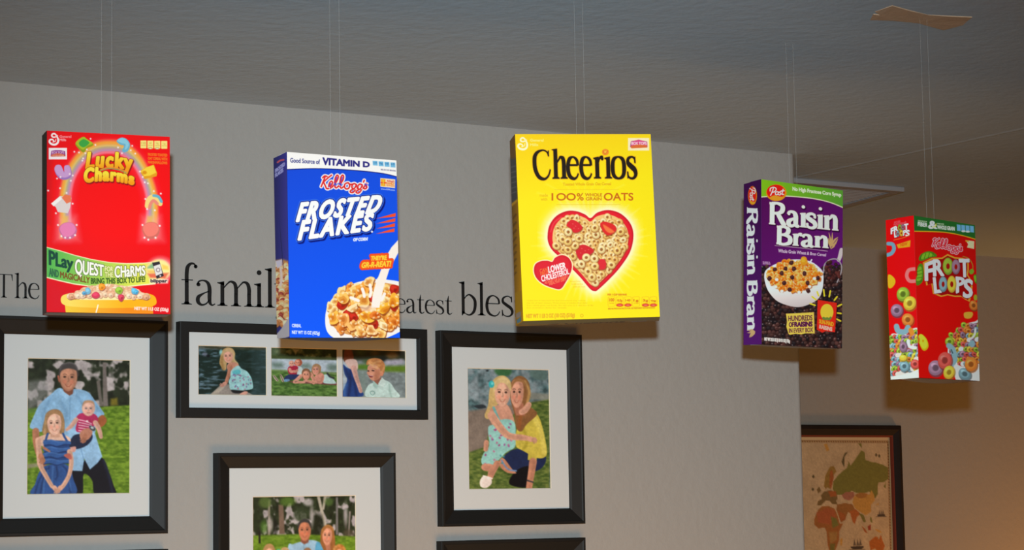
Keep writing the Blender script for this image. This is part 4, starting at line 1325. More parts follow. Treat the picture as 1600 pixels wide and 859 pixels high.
def art_purple_front():
    s = Sheet([(1189.4, 280.1), (1316.8, 297.6), (1315.4, 544.3), (1189.9, 537.8)], 250, 480, (92, 20, 96))
    fill(s, fade((84, 16, 84), (102, 26, 120), (1190, 290), (1310, 420)))
    s.view(1140, 260, 5.725)
    s.poly([(270, 110), (1020, 212), (1020, 372), (900, 322), (760, 290), (600, 272), (450, 266), (270, 276)], fade((132, 196, 30), (92, 166, 54), s.P((300, 200)), s.P((1000, 260))))
    s.stroke([(270, 277), (450, 268), (600, 274), (760, 292), (900, 325), (1020, 374)], 9, (250, 240, 200))
    s.text('No High Fructose Corn Syrup', [(566, 216), (996, 270), (996, 240), (566, 184)], (248, 250, 226), .3)
    idm = lambda x, y: (x, y)
    fruit_oval(s, idm, 1)
    post_word(s, idm, 1, (255, 250, 240))
    G = make_serif(0.285, 0.135, .055, .05, .05)
    for wrd, q in (('Raisin', [(344, 520), (966, 580), (968, 390), (346, 322)]), ('Bran', [(408, 702), (878, 738), (880, 590), (412, 536)])):
        segs, wd = word_segments(G, wrd, -.02, 1.5)
        s.letters(segs, [(x + 5, y + 9) for x, y in q], [(1.2, (50, 6, 56))], width=wd, soft=1.2)
        s.letters(segs, q, [(.5, (236, 206, 190)), (.1, (255, 246, 234))], width=wd)
    wheat(s, idm, 1, (206, 170, 110))
    s.stroke([(405, 716), (640, 738), (875, 766)], 4, (226, 200, 210))
    s.text('Whole Grain Wheat & Bran Cereal', [(434, 776), (860, 812), (862, 788), (436, 746)], (240, 226, 236), .15)
    # raisins fill the lower half
    s.view(1180, 395, 5.54)
    s.poly([(48, 140), (100, 120), (110, 300), (200, 430), (420, 480), (590, 200), (770, 100), (770, 840), (48, 840)], (44, 26, 26), soft=3)
    rnd = random.Random(5)
    for j in range(23):
        for k in range(22):
            x, y = 62 + k * 33 + (j % 2) * 16 + rnd.uniform(-9, 9), 130 + j * 31 + rnd.uniform(-9, 9)
            if (y > 390 or x < 110 or (x > 590 and y > 90)) and not (x > 600 and y < 130 and x < 640):
                c = rnd.choice([(46, 34, 34), (56, 40, 38), (68, 44, 40), (36, 30, 32), (80, 50, 46), (30, 26, 29)])
                kernel(s, x, y, rnd.uniform(15, 21), c, (22, 14, 16), rnd, 6)
                if rnd.random() < .5:
                    s.dot(x - 5, y - 6, 5, 3.5, rnd.choice([(150, 128, 126), (170, 150, 148), (120, 96, 92)]), rnd.uniform(0, 3), .8, .8)
    # scoop
    s.stroke([(745, -20, 16), (735, 30, 18), (722, 70, 16)], 0, (214, 204, 206), 1)
    s.stroke([(590, 180), (600, 110), (650, 66), (710, 66), (746, 120), (738, 190), (708, 262)], 11, (170, 164, 168), 1)
    for k in range(34):
        x, y = rnd.uniform(612, 728), rnd.uniform(84, 235)
        kernel(s, x, y, 15, rnd.choice([(70, 36, 34), (92, 44, 40), (52, 30, 32)]), (24, 14, 16), rnd, 6)
    # bowl
    s.blob([(78, 200), (100, 150), (200, 95), (330, 66), (470, 80), (560, 140), (590, 200), (580, 330), (540, 410), (440, 462), (340, 474), (200, 430), (120, 350), (86, 270)], fade((252, 248, 244), (206, 196, 194), s.P((330, 300)), s.P((340, 480))), soft=1)
    s.blob([(92, 215), (130, 150), (240, 100), (340, 84), (450, 96), (540, 150), (575, 210), (540, 290), (450, 345), (330, 350), (200, 330), (115, 280)], (255, 240, 226), soft=1)
    pal = [(246, 150, 40), (250, 170, 60), (236, 130, 30), (250, 186, 90), (240, 140, 40)]
    for j in range(9):
        for k in range(14):
            x, y = 110 + k * 36 + (j % 2) * 18 + rnd.uniform(-9, 9), 92 + j * 29 + rnd.uniform(-8, 8)
            if ((x - 335) / 225) ** 2 + ((y - 210) / 128) ** 2 < 1:
                flake(s, x, y, rnd.uniform(24, 33), rnd.choice(pal), rnd)
    kernel(s, 420, 78, 36, (248, 160, 40), (200, 100, 20), rnd, 7)
    for x, y in ((312, 90), (262, 146), (332, 146), (230, 184), (426, 186), (322, 218), (122, 228), (250, 268), (540, 226), (452, 268), (166, 150), (456, 334), (300, 324)):
        kernel(s, x, y, 19, (74, 40, 40), (40, 20, 20), rnd, 6)
    for x, y in ((186, 240), (176, 302), (420, 346), (470, 300), (512, 230), (380, 350), (230, 340)):
        s.dot(x, y, 15, 13, (255, 246, 238), 0, 1.2)
    s.stroke([(488, 68), (472, 96)], 12, (255, 250, 246))
    s.line('ENLARGED TO', 66, 92, 60, 9, (226, 206, 226), bold=.1, slope=4)
    s.line('SHOW TEXTURE', 66, 106, 64, 9, (226, 206, 226), bold=.1, slope=4)
    # yellow tag and little red carton with rays
    s.poly([(266, 532), (508, 520), (516, 700), (440, 698), (400, 708), (350, 702), (300, 712), (288, 700), (270, 640), (276, 600)], (246, 208, 84))
    s.text('HUNDREDS', [(288, 594), (494, 588), (494, 544), (288, 552)], (84, 34, 66), .25)
    s.text('OF', [(294, 644), (334, 642), (334, 604), (294, 606)], (84, 34, 66), .4)
    s.text('RAISINS', [(342, 642), (494, 638), (494, 600), (342, 604)], (84, 24, 76), .6)
    s.text('IN EVERY BOX', [(294, 694), (500, 686), (500, 650), (294, 658)], (84, 34, 66), .2)
    for a, b in (((476, 446), (518, 460)), ((492, 386), (526, 412)), ((536, 345), (548, 378)), ((592, 326), (598, 380)), ((650, 336), (640, 386)), ((708, 386), (684, 416)), ((746, 452), (714, 468)), ((742, 530), (712, 526)), ((738, 594), (706, 578))):
        s.stroke([a, b], 13, (250, 222, 50), smooth=False)
    s.poly([(540, 412), (706, 440), (690, 690), (610, 680), (580, 694), (534, 668)], (226, 44, 28))
    s.dot(620, 518, 56, 70, (250, 206, 60))
    for x, y, r in ((592, 570, 12), (606, 576, 12), (622, 574, 13), (640, 578, 12), (652, 566, 10)):
        s.dot(x, y, r, r, (110, 140, 60))
    s.text('SUN-MAID', [(554, 612), (676, 640), (678, 606), (556, 580)], (250, 176, 40), .35)
    s.text('RAISINS', [(556, 656), (664, 680), (666, 650), (558, 626)], (252, 200, 180), .4)
    s.text('NET WT 25.5 OZ (1 LB 9.5 OZ) 722g', [(80, 758), (300, 776), (300, 752), (80, 734)], (240, 234, 226), .4)
    return s


def art_purple_side():
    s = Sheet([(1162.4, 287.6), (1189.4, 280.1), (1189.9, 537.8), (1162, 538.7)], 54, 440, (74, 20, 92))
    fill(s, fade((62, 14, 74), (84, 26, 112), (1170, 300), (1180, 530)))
    s.view(1140, 260, 5.725)
    s.dot(206, 258, 40, 82, (246, 140, 20))
    s.dot(204, 254, 34, 72, (230, 34, 24))
    s.stroke([(190, 310), (200, 322), (222, 320)], 16, (246, 170, 40))
    m = lambda x, y: (202 - (y - 226) * .68 + 4, 250 + (x - 428) * .88)
    post_word(s, m, .8, (255, 246, 236))
    G = make_serif(0.31, 0.16, .05, .05, .05)
    # the name runs down the side
    segs, wd = word_segments(G, 'Raisin', -.02, 1.5)
    s.letters(segs, [(158, 352), (160, 956), (252, 946), (250, 358)], [(.2, (246, 238, 236))], width=wd)
    s.view(1140, 400, 5.37)
    segs, wd = word_segments(G, 'Bran', -.02, 1.5)
    s.letters(segs, [(150, 186), (150, 616), (232, 610), (232, 184)], [(.2, (246, 238, 236))], width=wd)
    wheat(s, lambda x, y: (140 + (y - 600) * .45 + 10, 610 + (x - 880) * .8), .8, (206, 176, 120))
    return s


# ---- red box with coloured rings
RINGS = {'green': (152, 186, 60), 'orange': (236, 136, 56), 'purple': (158, 124, 150), 'blue': (130, 172, 184), 'yellow': (240, 202, 66), 'red': (226, 92, 84)}


def loop_ring(s, x, y, r, name, squash=1.0, rot=0.0, dim=1.0, hole=.34):
    c = np.array(RINGS[name], float) * dim
    ring_piece(s, x, y, r, c, squash, rot, tuple(c * .58), tuple(np.minimum(c * 1.2 + 36, 255)), hole)


def loop_bowl(s, cx, cy, rx, ry, n, rnd, r, dim, test):
    for j in range(n):
        for k in range(n):
            x, y = cx + rx * (2 * (k + .5 + (j % 2) * .5) / n - 1) + rnd.uniform(-.25, .25) * r, cy + ry * (2 * (j + .5) / n - 1) + rnd.uniform(-.25, .25) * r
            if test(x, y):
                if rnd.random() < .12:
                    s.dot(x, y, r * .9, r * .8, (226, 216, 206), 0, 1.2)
                else:
                    loop_ring(s, x, y, r * rnd.uniform(.85, 1.1), rnd.choice(list(RINGS)), rnd.uniform(.7, 1), rnd.uniform(0, 3), dim * rnd.uniform(.9, 1.05))


def loops_name(s, m, k, frame=True):
    """white block capitals with rings for the letters O; m maps drawing units to the sheet"""
    if frame:
        out = [(128, 318), (240, 262), (360, 258), (430, 214), (520, 252), (620, 262), (690, 320), (690, 400), (680, 470), (740, 560), (730, 700), (700, 800), (640, 770), (600, 740), (520, 740), (430, 720), (350, 740), (250, 700), (232, 580), (170, 600), (150, 480)]
        s.poly([m(*p) for p in out], (250, 146, 46), soft=1)
        ctr = np.array([430, 500.])
        s.poly([m(*(ctr + (np.array(p, float) - ctr) * .93)) for p in out], (140, 10, 12), soft=1)
    T = [('F', (160, 535, 250, 535), (245, 300, 160, 335)), ('R', (262, 480, 380, 476), (358, 282, 258, 290)), ('T', (590, 490, 690, 492), (690, 280, 575, 282)),
         ('L', (275, 690, 350, 680), (330, 500, 258, 508)), ('P', (540, 688, 632, 640), (632, 508, 536, 500)), ('S', (622, 744, 728, 738), (736, 540, 640, 520))]
    for ch, b, t in T:
        q = [m(b[0], b[1]), m(b[2], b[3]), m(t[0], t[1]), m(t[2], t[3])]
        s.text(ch, [(x + 5 * k, y + 8 * k) for x, y in q], (70, 8, 8), 2.6 * k * 1.0, soft=1.2)
        s.text(ch, q, (236, 232, 232), 2.3 * k * 1.0)
    for x, y, rx, ry, c in ((435, 365, 64, 106, 'green'), (532, 372, 52, 92, 'purple'), (375, 585, 52, 96, 'blue'), (480, 585, 56, 104, 'yellow')):
        X, Y = m(x, y)
        kx = m(x + 1, y)[0] - X
        s.dot(X + 3 * k, Y + 5 * k, rx * kx, ry * kx, (70, 10, 10), 0, 1.3, .7)
        cc = np.array(RINGS[c], float)
        s.dot(X, Y, rx * kx, ry * kx, cc * .72)
        s.dot(X - rx * kx * .08, Y - ry * kx * .08, rx * kx * .82, ry * kx * .84, cc * .9, soft=1.4)
        s.dot(X, Y, rx * kx * .34, ry * kx * .34, (140, 20, 16))


def art_loops_front():
    s = Sheet([(1427.6, 336.6), (1523, 351.6), (1530.4, 594.8), (1436, 590)], 200, 470, (190, 12, 10))
    fill(s, fade((206, 12, 10), (176, 12, 12), (1432, 500), (1525, 400)))
    s.view(1360, 310, 5.725)
    s.poly([(380, 145), (945, 235), (945, 366), (800, 326), (640, 302), (390, 294)], (30, 92, 36))
    s.stroke([(385, 294), (640, 302), (800, 328), (945, 368)], 8, (226, 160, 30))
    s.text('GOOD SOURCE OF', [(424, 206), (504, 214), (504, 204), (424, 194)], (210, 214, 196), .1)
    s.text('FIBER', [(424, 246), (508, 256), (508, 222), (424, 212)], (226, 226, 214), .3)
    s.text('&', [(518, 268), (592, 270), (588, 206), (526, 200)], (226, 226, 206), .8)
    s.stroke([(556, 258), (580, 250), (586, 226)], 7, (210, 190, 50))
    s.text('MADE WITH', [(596, 230), (656, 236), (656, 226), (596, 220)], (210, 214, 196), .1)
    s.text('WHOLE GRAIN', [(598, 272), (752, 288), (752, 256), (598, 240)], (226, 226, 214), .3)
    for k in range(4):
        x, y = 772 + k * 39, 232 + k * 4
        s.poly([(x, y), (x + 34, y + 4), (x + 36, y + 62), (x + 2, y + 58)], (96, 160, 206), soft=1)
        if k in (1, 2):
            s.dot(x + 20, y + 58, 18, 8, (226, 226, 226))
    s.poly([(850, 374), (928, 384), (926, 454), (862, 442), (872, 412)], (226, 190, 150), soft=1)
    s.poly([(848, 376), (880, 378), (880, 388), (850, 390)], (220, 150, 40))
    script_name(s, lambda x, y: (548 + (x - 460) * .735, 352 + (y - 272) * .86 + (x - 460) * .08), (206, 40, 60), (240, 206, 214), 6, .9)
    # leaves behind the name
    s.view(1425, 370, 7.81)
    for P in ([(80, 270), (110, 215), (190, 180), (260, 195), (300, 240), (220, 260), (150, 290), (100, 300)], [(60, 400), (90, 335), (130, 350), (140, 470), (120, 560), (60, 600), (40, 540), (60, 480)], [(750, 480), (785, 470), (790, 570), (765, 560)]):
        s.blob(P, (70, 120, 26), soft=1)
        c = np.mean(P, 0)
        s.blob([tuple(c + (np.array(p) - c) * .7 + [-4, -5]) for p in P], (110, 164, 40), soft=1.5)
    for k in range(4):
        s.stroke([(95 + k * 50, 285 - k * 12), (120 + k * 45, 215 - k * 6)], 6, (44, 90, 20), 1)
        s.stroke([(55, 430 + k * 40), (120, 410 + k * 45)], 6, (44, 90, 20), 1)
    s.stroke([(620, 245), (690, 270), (735, 340), (740, 400)], 12, (150, 120, 40), 1)
    s.blob([(695, 420), (730, 395), (755, 420), (740, 455), (705, 460)], (110, 150, 40), soft=1)
    loops_name(s, lambda x, y: (x, y), .55)
    s.view(1360, 450, 5.37)
    s.blob([(780, 220), (800, 206), (850, 206), (858, 230), (836, 258), (790, 256)], (214, 150, 50), soft=1)
    loop_ring(s, 864, 150, 42, 'orange', .9, 1.2, .8)
    s.dot(880, 84, 16, 26, (140, 150, 40), 0, 1)
    # pale bowl of rings at the corner
    rnd = random.Random(9)
    s.blob([(655, 440), (700, 380), (780, 315), (870, 286), (960, 290), (960, 800), (760, 800), (700, 720), (650, 600)], (214, 206, 202), soft=1.2)
    s.blob([(672, 450), (720, 390), (800, 328), (880, 300), (960, 304), (960, 640), (880, 668), (760, 660), (690, 640), (660, 540)], (110, 60, 50), soft=1.2)
    loop_bowl(s, 810, 480, 150, 180, 9, rnd, 26, .86, lambda x, y: x > 668 + max(0, 420 - y) * .8 - 20 and y > 300 + max(0, 830 - x) * .25 and y < 652 and x < 930)
    s.blob([(700, 640), (780, 660), (960, 640), (960, 800), (740, 800)], (202, 196, 196), soft=1.5)
    loop_ring(s, 660, 452, 36, 'green', 1, 0, .9)
    s.stroke([(655, 486), (690, 520), (706, 600), (680, 640)], 46, np.array(RINGS['blue']) * .9, 1.4)
    s.stroke([(676, 520), (688, 548)], 10, (60, 80, 90), 1)
    loop_ring(s, 790, 720, 54, 'blue', .86, .6, .85)
    loop_ring(s, 842, 640, 52, 'orange', 1.1, 0, .9)
    s.stroke([(838, 430), (870, 400), (880, 350)], 16, (214, 206, 206), 1.5)
    s.dot(852, 470, 24, 30, np.array(RINGS['blue']) * .9)
    loop_ring(s, 545, 670, 60, 'purple', 1.05, .3, .95)
    loop_ring(s, 622, 608, 58, 'red', 1.2, .1, .9)
    loop_ring(s, 658, 706, 46, 'yellow', 1.2, .3, .9)
    s.blob([(400, 440), (404, 400), (430, 390), (470, 430), (486, 490), (462, 526), (430, 516)], (206, 160, 20), soft=1)
    s.blob([(402, 432), (410, 396), (432, 396), (466, 436), (476, 484), (456, 510), (430, 500)], (238, 206, 50), soft=1.4)
    s.dot(440, 446, 8, 12, (200, 150, 20), 0, 1)
    s.dot(392, 440, 22, 30, (220, 110, 30), 0, 1.2)
    return s


def art_loops_side():
    s = Sheet([(1384.1, 344.1), (1427.6, 336.6), (1436, 590), (1392, 592.9)], 90, 450, (240, 12, 16))
    fill(s, fade((222, 12, 14), (250, 14, 20), (1388, 450), (1426, 450)))
    s.view(1360, 310, 5.725)
    script_name(s, lambda x, y: (210 + (x - 460) * .30, 208 + (y - 272) * .34 - (x - 460) * .05), (200, 40, 50), (240, 150, 160), 4, .8)
    loops_name(s, lambda x, y: (186 + (x - 160) * .285, 262 + (y - 300) * .235 - (x - 160) * .06), .3, False)
    s.stroke([(210, 372), (290, 352), (350, 330)], 7, (226, 110, 40), 1)
    s.poly([(235, 412), (360, 372), (356, 432), (250, 446)], (226, 160, 30), soft=1.2)
    s.text('NEW', [(270, 430), (330, 416), (330, 392), (270, 404)], (206, 100, 20), .3)
    s.stroke([(150, 505), (190, 490), (212, 450), (200, 410), (160, 404)], 34, (110, 160, 180), 1.2)
    s.blob([(158, 690), (185, 684), (220, 720), (222, 760), (190, 800), (160, 790)], (232, 180, 30), soft=1.2)
    s.stroke([(400, 630), (345, 640), (326, 690), (350, 736), (405, 738)], 32, (246, 120, 120), 1.2)
    s.view(1360, 450, 5.37)
    loop_ring(s, 274, 50, 52, 'green', 1.15, .2)
    loop_ring(s, 330, 126, 52, 'yellow', 1.15, .4)
    loop_ring(s, 222, 186, 50, 'purple', 1.05, .2)
    loop_ring(s, 314, 264, 50, 'orange', 1.05, -.3)
    s.blob([(165, 420), (230, 378), (330, 346), (400, 336), (410, 420), (412, 748), (172, 768)], (226, 218, 212), soft=1.2)
    rnd = random.Random(14)
    loop_bowl(s, 290, 545, 135, 190, 10, rnd, 27, 1.0, lambda x, y: y > 410 - (x - 170) * .3 and y < 736 - (x - 170) * .22)
    s.stroke([(220, 320), (236, 360), (290, 366), (316, 330)], 46, np.array(RINGS['blue']), 1.3)
    s.stroke([(340, 350), (350, 380)], 40, (240, 140, 50), 1.5)
    s.stroke([(318, 440), (330, 490), (380, 500)], 26, (240, 236, 230), 1.6)
    loop_ring(s, 285, 655, 40, 'blue', 1.1, 0)
    loop_ring(s, 375, 636, 38, 'red', 1, 0)
    loop_ring(s, 275, 585, 32, 'yellow', .8, 0, 1, 0)
    loop_ring(s, 275, 490, 32, 'purple', 1.4, 0)
    s.poly([(165, 742), (260, 728), (340, 708), (410, 676), (415, 752), (170, 772)], (240, 232, 224), soft=1.2)
    s.poly([(398, -800), (410, -800), (425, 760), (408, 760)], (250, 70, 60), soft=3, alpha=.5)
    return s

# ------------------------------------------------------------------ the printed family pictures and the map
def scenery(s, seed, dark, pale, cell=9.0, cut=.52, width=.16):
    n = fractal(s.X, s.Y, cell, seed, 3)
    t = np.clip((n - cut) / width + .5, 0, 1)[..., None]
    n2 = fractal(s.X, s.Y, cell * .5, seed + 9, 2)[..., None]
    s.rgb[:] = (np.array(dark, float) * (.65 + .7 * n2) * (1 - t) + np.array(pale, float) * (.85 + .25 * n2) * t) / 255


def grass(s, P, c0, c1, seed, soft=2.0, cell=6.0):
    n = lambda X, Y: fractal(X, Y * 2.2, cell, seed, 3)[..., None]
    a, b = np.array(c0, float), np.array(c1, float)
    s.poly(P, lambda X, Y: a + (b - a) * np.clip(n(X, Y) * 1.8 - .4, 0, 1), soft=soft)


def face(s, x, y, rx, ry, skin, rot=0.0, smile=1.0, turn=0.0, eye=(56, 40, 34)):
    c = np.array(skin, float)
    R = lambda u, v: (x + u * rx * math.cos(rot) - v * ry * math.sin(rot), y + u * rx * math.sin(rot) + v * ry * math.cos(rot))
    s.blob([R(-.95, -.35), R(-.7, -.95), R(0, -1.1), R(.7, -.95), R(.95, -.35), R(.9, .3), R(.6, .8), R(0, 1.08), R(-.6, .8), R(-.9, .3)], c)
    s.blob([R(.25, -.9), R(.8, -.7), R(.95, -.2), R(.85, .4), R(.5, .85), R(.45, .2)], c * .86, soft=rx * .25 / s.s + .6, alpha=.7)
    s.dot(*R(turn * .2 - .1, -.55), rx * .5, ry * .28, np.minimum(c * 1.12, 255), rot, 2.0, .6)
    for u in (-.42, .40):
        s.dot(*R(u + turn * .2, -.14), rx * .17, ry * .085, eye, rot, .8, .9)
        s.stroke([R(u + turn * .2 - .2, -.32), R(u + turn * .2, -.38), R(u + turn * .2 + .2, -.32)], ry * .07, c * .55, .7, .8)
        s.dot(*R(u + turn * .25, .28), rx * .26, ry * .18, np.minimum(c * [1.08, .9, .88], 255), rot, 1.6, .55)
    s.stroke([R(turn * .3 - .02, -.1), R(turn * .3 + .06, .18), R(turn * .3 - .08, .25)], ry * .08, c * .74, .8, .7)
    if smile:
        s.blob([R(turn * .25 - .38, .46), R(turn * .25, .54), R(turn * .25 + .38, .44), R(turn * .25 + .2, .66), R(turn * .25, .70), R(turn * .25 - .2, .66)], c * [.80, .62, .60], .8, .85)
        s.blob([R(turn * .25 - .26, .50), R(turn * .25, .57), R(turn * .25 + .26, .49), R(turn * .25, .64)], np.minimum(c * 1.22 + 16, 238), .7, .9)
    else:
        s.stroke([R(-.25, .58), R(0, .55), R(.25, .58)], ry * .09, (170, 96, 88), .7)


def limb(s, P, skin):
    c = np.array(skin, float)
    s.stroke(P, 0, c)
    s.stroke([(x + w * .35, y + w * .1, w * .5) for x, y, w in P], 0, c * .86, 1.6, .6)


def hand(s, x, y, r, skin, ang, n=4):
    """palm and separate slightly bent fingers"""
    c = np.array(skin, float)
    s.dot(x, y, r, r * .8, c, ang)
    for k in range(n):
        a = ang + (k - (n - 1) / 2) * .32
        L = r * (1.9 if k in (1, 2) else 1.6)
        s.stroke([(x + r * .6 * math.cos(a), y + r * .6 * math.sin(a), r * .27), (x + L * .8 * math.cos(a), y + L * .8 * math.sin(a), r * .25), (x + L * math.cos(a + .2), y + L * math.sin(a + .2), r * .18)], 0, c * (.94 - .04 * (k % 2)))


def grain(s, seed, amount=.10, cell=2.2):
    n = fractal(s.X, s.Y, cell, seed, 2)[..., None]
    s.rgb *= 1 + (n - .5) * 2 * amount


def draw_father(s):
    scenery(s, 3, (40, 48, 34), (176, 168, 168), 15, .56, .12)
    s.view(30, 550, 6.606)
    s.poly([(60, 300), (250, 280), (280, 430), (160, 560), (60, 620)], (150, 150, 150), soft=8, alpha=.6)
    s.poly([(845, 100), (880, 100), (905, 560), (850, 560)], (120, 112, 108), soft=2)
    s.poly([(780, 300), (815, 280), (850, 560), (815, 560)], (110, 104, 98), soft=2)
    s.poly([(930, 480), (1000, 470), (1010, 550), (930, 555)], (120, 110, 40), soft=4)
    s.poly([(60, 590), (200, 570), (200, 650), (60, 660)], (96, 128, 60), soft=4)
    grass(s, [(60, 640), (300, 600), (840, 565), (1140, 545), (1140, 1600), (60, 1600)], (80, 112, 28), (128, 158, 56), 31)
    s.view(30, 660, 7.155)
    s.poly([(70, 470), (200, 455), (200, 500), (70, 520)], (140, 140, 110), soft=3)
    # trousers and shirt of the man
    s.blob([(570, 520), (720, 430), (910, 400), (990, 560), (1040, 700), (1064, 815), (840, 815), (800, 650), (705, 585), (690, 815), (560, 815)], (20, 24, 36), soft=1)
    s.stroke([(930, 430), (990, 600), (1030, 790)], 26, (40, 48, 74), 4, .7)
    s.view(30, 550, 6.606)
    shirt = (140, 180, 212)
    s.blob([(390, 370), (300, 440), (190, 540), (130, 660), (88, 770), (120, 800), (210, 826), (235, 740), (300, 820), (420, 900), (600, 900), (760, 850), (780, 700), (862, 650), (840, 600), (780, 520), (690, 410), (560, 380), (470, 400)], shirt)
    s.view(30, 660, 7.155)
    s.poly([(520, 60), (830, 120), (880, 280), (915, 385), (860, 460), (775, 532), (710, 410), (690, 548), (575, 545), (560, 300)], (150, 188, 220), soft=1)
    s.stroke([(670, 290), (700, 400), (708, 440)], 8, (110, 150, 190), 1.2)
    s.view(30, 550, 6.606)
    for q in ([(300, 480), (240, 600), (215, 760)], [(560, 430), (640, 560), (600, 700)], [(700, 430), (780, 560), (840, 640)], [(420, 520), (470, 640), (440, 720)]):
        s.stroke(q, 20, (112, 154, 192), 4, .6)
    s.stroke([(505, 470), (505, 700)], 8, (116, 156, 192), 1)
    skin = (192, 140, 114)
    # neck, collar and head
    s.poly([(415, 330), (545, 330), (535, 430), (500, 450), (440, 410)], (128, 82, 64))
    s.poly([(390, 375), (430, 400), (500, 455), (470, 490), (420, 440)], (158, 196, 226))
    s.poly([(560, 385), (540, 420), (512, 456), (545, 485), (570, 430)], (150, 190, 222))
    s.blob([(372, 250), (388, 240), (400, 300), (388, 310)], (176, 104, 84))
    s.blob([(392, 190), (420, 130), (480, 108), (545, 125), (582, 180), (586, 250), (400, 250)], (58, 54, 54))
    s.stroke([(395, 185), (430, 125), (500, 104), (560, 128), (584, 180)], 12, (130, 126, 128), 1.4, .8)
    face(s, 487, 272, 93, 122, skin, .03)
    s.blob([(388, 235), (392, 165), (425, 122), (487, 106), (548, 118), (580, 162), (586, 235), (566, 188), (490, 166), (420, 188)], (76, 72, 72), soft=1.2)
    s.stroke([(398, 180), (430, 128), (490, 110), (552, 126), (580, 176)], 9, (120, 116, 118), 2, .6)
    s.stroke([(398, 300), (425, 360), (480, 392), (540, 365), (575, 305)], 14, (136, 92, 76), 3, .5)
    # his arms
    limb(s, [(150, 820, 36), (160, 950, 36), (200, 1090, 34), (235, 1170, 28)], (178, 124, 96))
    s.blob([(800, 680), (850, 650), (890, 700), (870, 750), (820, 780), (790, 740)], (160, 96, 60))
    # baby
    s.blob([(590, 650), (640, 630), (760, 640), (800, 700), (760, 760), (720, 800), (600, 830), (565, 800), (580, 720), (568, 690)], (176, 52, 96))
    for k in range(5):
        s.stroke([(596, 700 + k * 28), (660, 714 + k * 26), (730, 742 + k * 18)], 9, (236, 206, 216), .8)
    s.dot(685, 716, 13, 11, (240, 220, 226))
    limb(s, [(570, 700, 24), (520, 765, 22), (470, 806, 15)], (212, 168, 152))
    limb(s, [(770, 730, 26), (810, 800, 24), (830, 880, 20)], (212, 168, 152))
    s.dot(698, 582, 68, 80, (206, 168, 146))
    face(s, 698, 592, 60, 64, (222, 180, 164), 0, 0, 0, (50, 60, 80))
    s.blob([(632, 560), (650, 510), (700, 496), (750, 512), (764, 560), (740, 530), (690, 522), (655, 536)], (176, 140, 112), soft=1.2)
    s.view(30, 660, 7.155)
    s.blob([(540, 240), (590, 150), (680, 130), (790, 130), (800, 190), (740, 260), (640, 300), (560, 290)], (38, 46, 72))
    s.blob([(490, 310), (560, 280), (615, 276), (606, 330), (560, 336), (500, 338)], (214, 160, 150))
    s.blob([(660, 120), (720, 70), (790, 80), (800, 130), (760, 190), (700, 210), (664, 180)], (184, 130, 108))
    hand(s, 715, 165, 38, (178, 122, 98), 1.9)
    s.blob([(765, 40), (800, 40), (836, 70), (820, 100), (780, 80)], (70, 74, 80))
    s.dot(800, 62, 20, 14, (176, 186, 190), .5)
    # girl in the blue dress
    dress = (52, 88, 146)
    s.view(30, 550, 6.606)
    s.blob([(222, 840), (240, 700), (262, 630), (330, 592), (400, 606), (440, 680), (450, 780), (430, 860), (330, 880)], (150, 118, 84))
    s.stroke([(270, 650), (250, 740), (240, 840)], 26, (190, 158, 112), 3, .8)
    s.stroke([(415, 640), (434, 740), (428, 850)], 22, (182, 146, 104), 3, .8)
    s.view(30, 660, 7.155)
    s.blob([(180, 190), (230, 150), (330, 130), (440, 130), (540, 170), (556, 220), (520, 260), (300, 280), (200, 250)], (226, 188, 168))
    s.poly([(330, 90), (430, 90), (440, 170), (330, 170)], (206, 162, 140), soft=1.4)
    s.blob([(205, 560), (300, 480), (520, 480), (590, 640), (600, 815), (130, 815), (160, 690)], dress)
    for q in ([(320, 500), (250, 640), (220, 800)], [(400, 500), (410, 600), (390, 640)], [(470, 490), (520, 560), (560, 800)], [(280, 520), (200, 660), (160, 800)]):
        s.stroke(q, 18, (30, 52, 98), 2.5, .75)
    for q in ([(300, 540), (262, 660), (256, 790)], [(360, 500), (352, 620), (350, 700)], [(540, 640), (562, 760)]):
        s.stroke(q, 15, (84, 130, 190), 2.5, .7)
    s.poly([(250, 200), (540, 210), (560, 460), (270, 470)], (44, 78, 134), soft=1)
    for k, y in enumerate((215, 290, 350, 425)):
        s.blob([(250 - k * 2, y), (330, y - 20), (430, y + 4), (540, y - 4), (556 - k * 3, y + 34), (470, y + 40), (400, y + 56), (320, y + 36), (262, y + 44)], (58, 98, 158), soft=1)
        s.stroke([(258, y + 46), (330, y + 40), (400, y + 58), (480, y + 40), (550, y + 38)], 11, (26, 46, 90), 1.4, .8)
        s.stroke([(262, y + 6), (340, y - 10), (430, y + 8), (530, y + 4)], 8, (92, 134, 190), 1.4, .7)
    s.stroke([(275, 205), (290, 150), (300, 130)], 24, dress); s.stroke([(470, 130), (490, 170), (515, 210)], 24, dress)
    limb(s, [(190, 200, 32), (200, 340, 30), (215, 480, 28), (290, 620, 25), (350, 720, 22)], (216, 172, 150))
    limb(s, [(545, 330, 30), (565, 440, 26), (545, 580, 24), (490, 690, 24), (440, 750, 22)], (216, 172, 150))
    hand(s, 380, 740, 34, (222, 174, 152), 1.0)
    hand(s, 440, 740, 34, (214, 166, 144), 2.2)
    hand(s, 225, 390, 40, (184, 128, 102), 1.2)
    limb(s, [(250, 285, 14), (290, 310, 13), (318, 328, 10)], (190, 130, 104))
    s.blob([(480, 370), (540, 350), (572, 390), (560, 420), (510, 400)], (186, 106, 96))
    s.view(30, 550, 6.606)
    face(s, 342, 748, 76, 104, (226, 184, 164), -.04)
    s.blob([(258, 740), (262, 660), (300, 612), (360, 598), (410, 630), (424, 700), (400, 660), (340, 640), (290, 670)], (160, 126, 92), soft=1.2)
    grain(s, 5, .07)


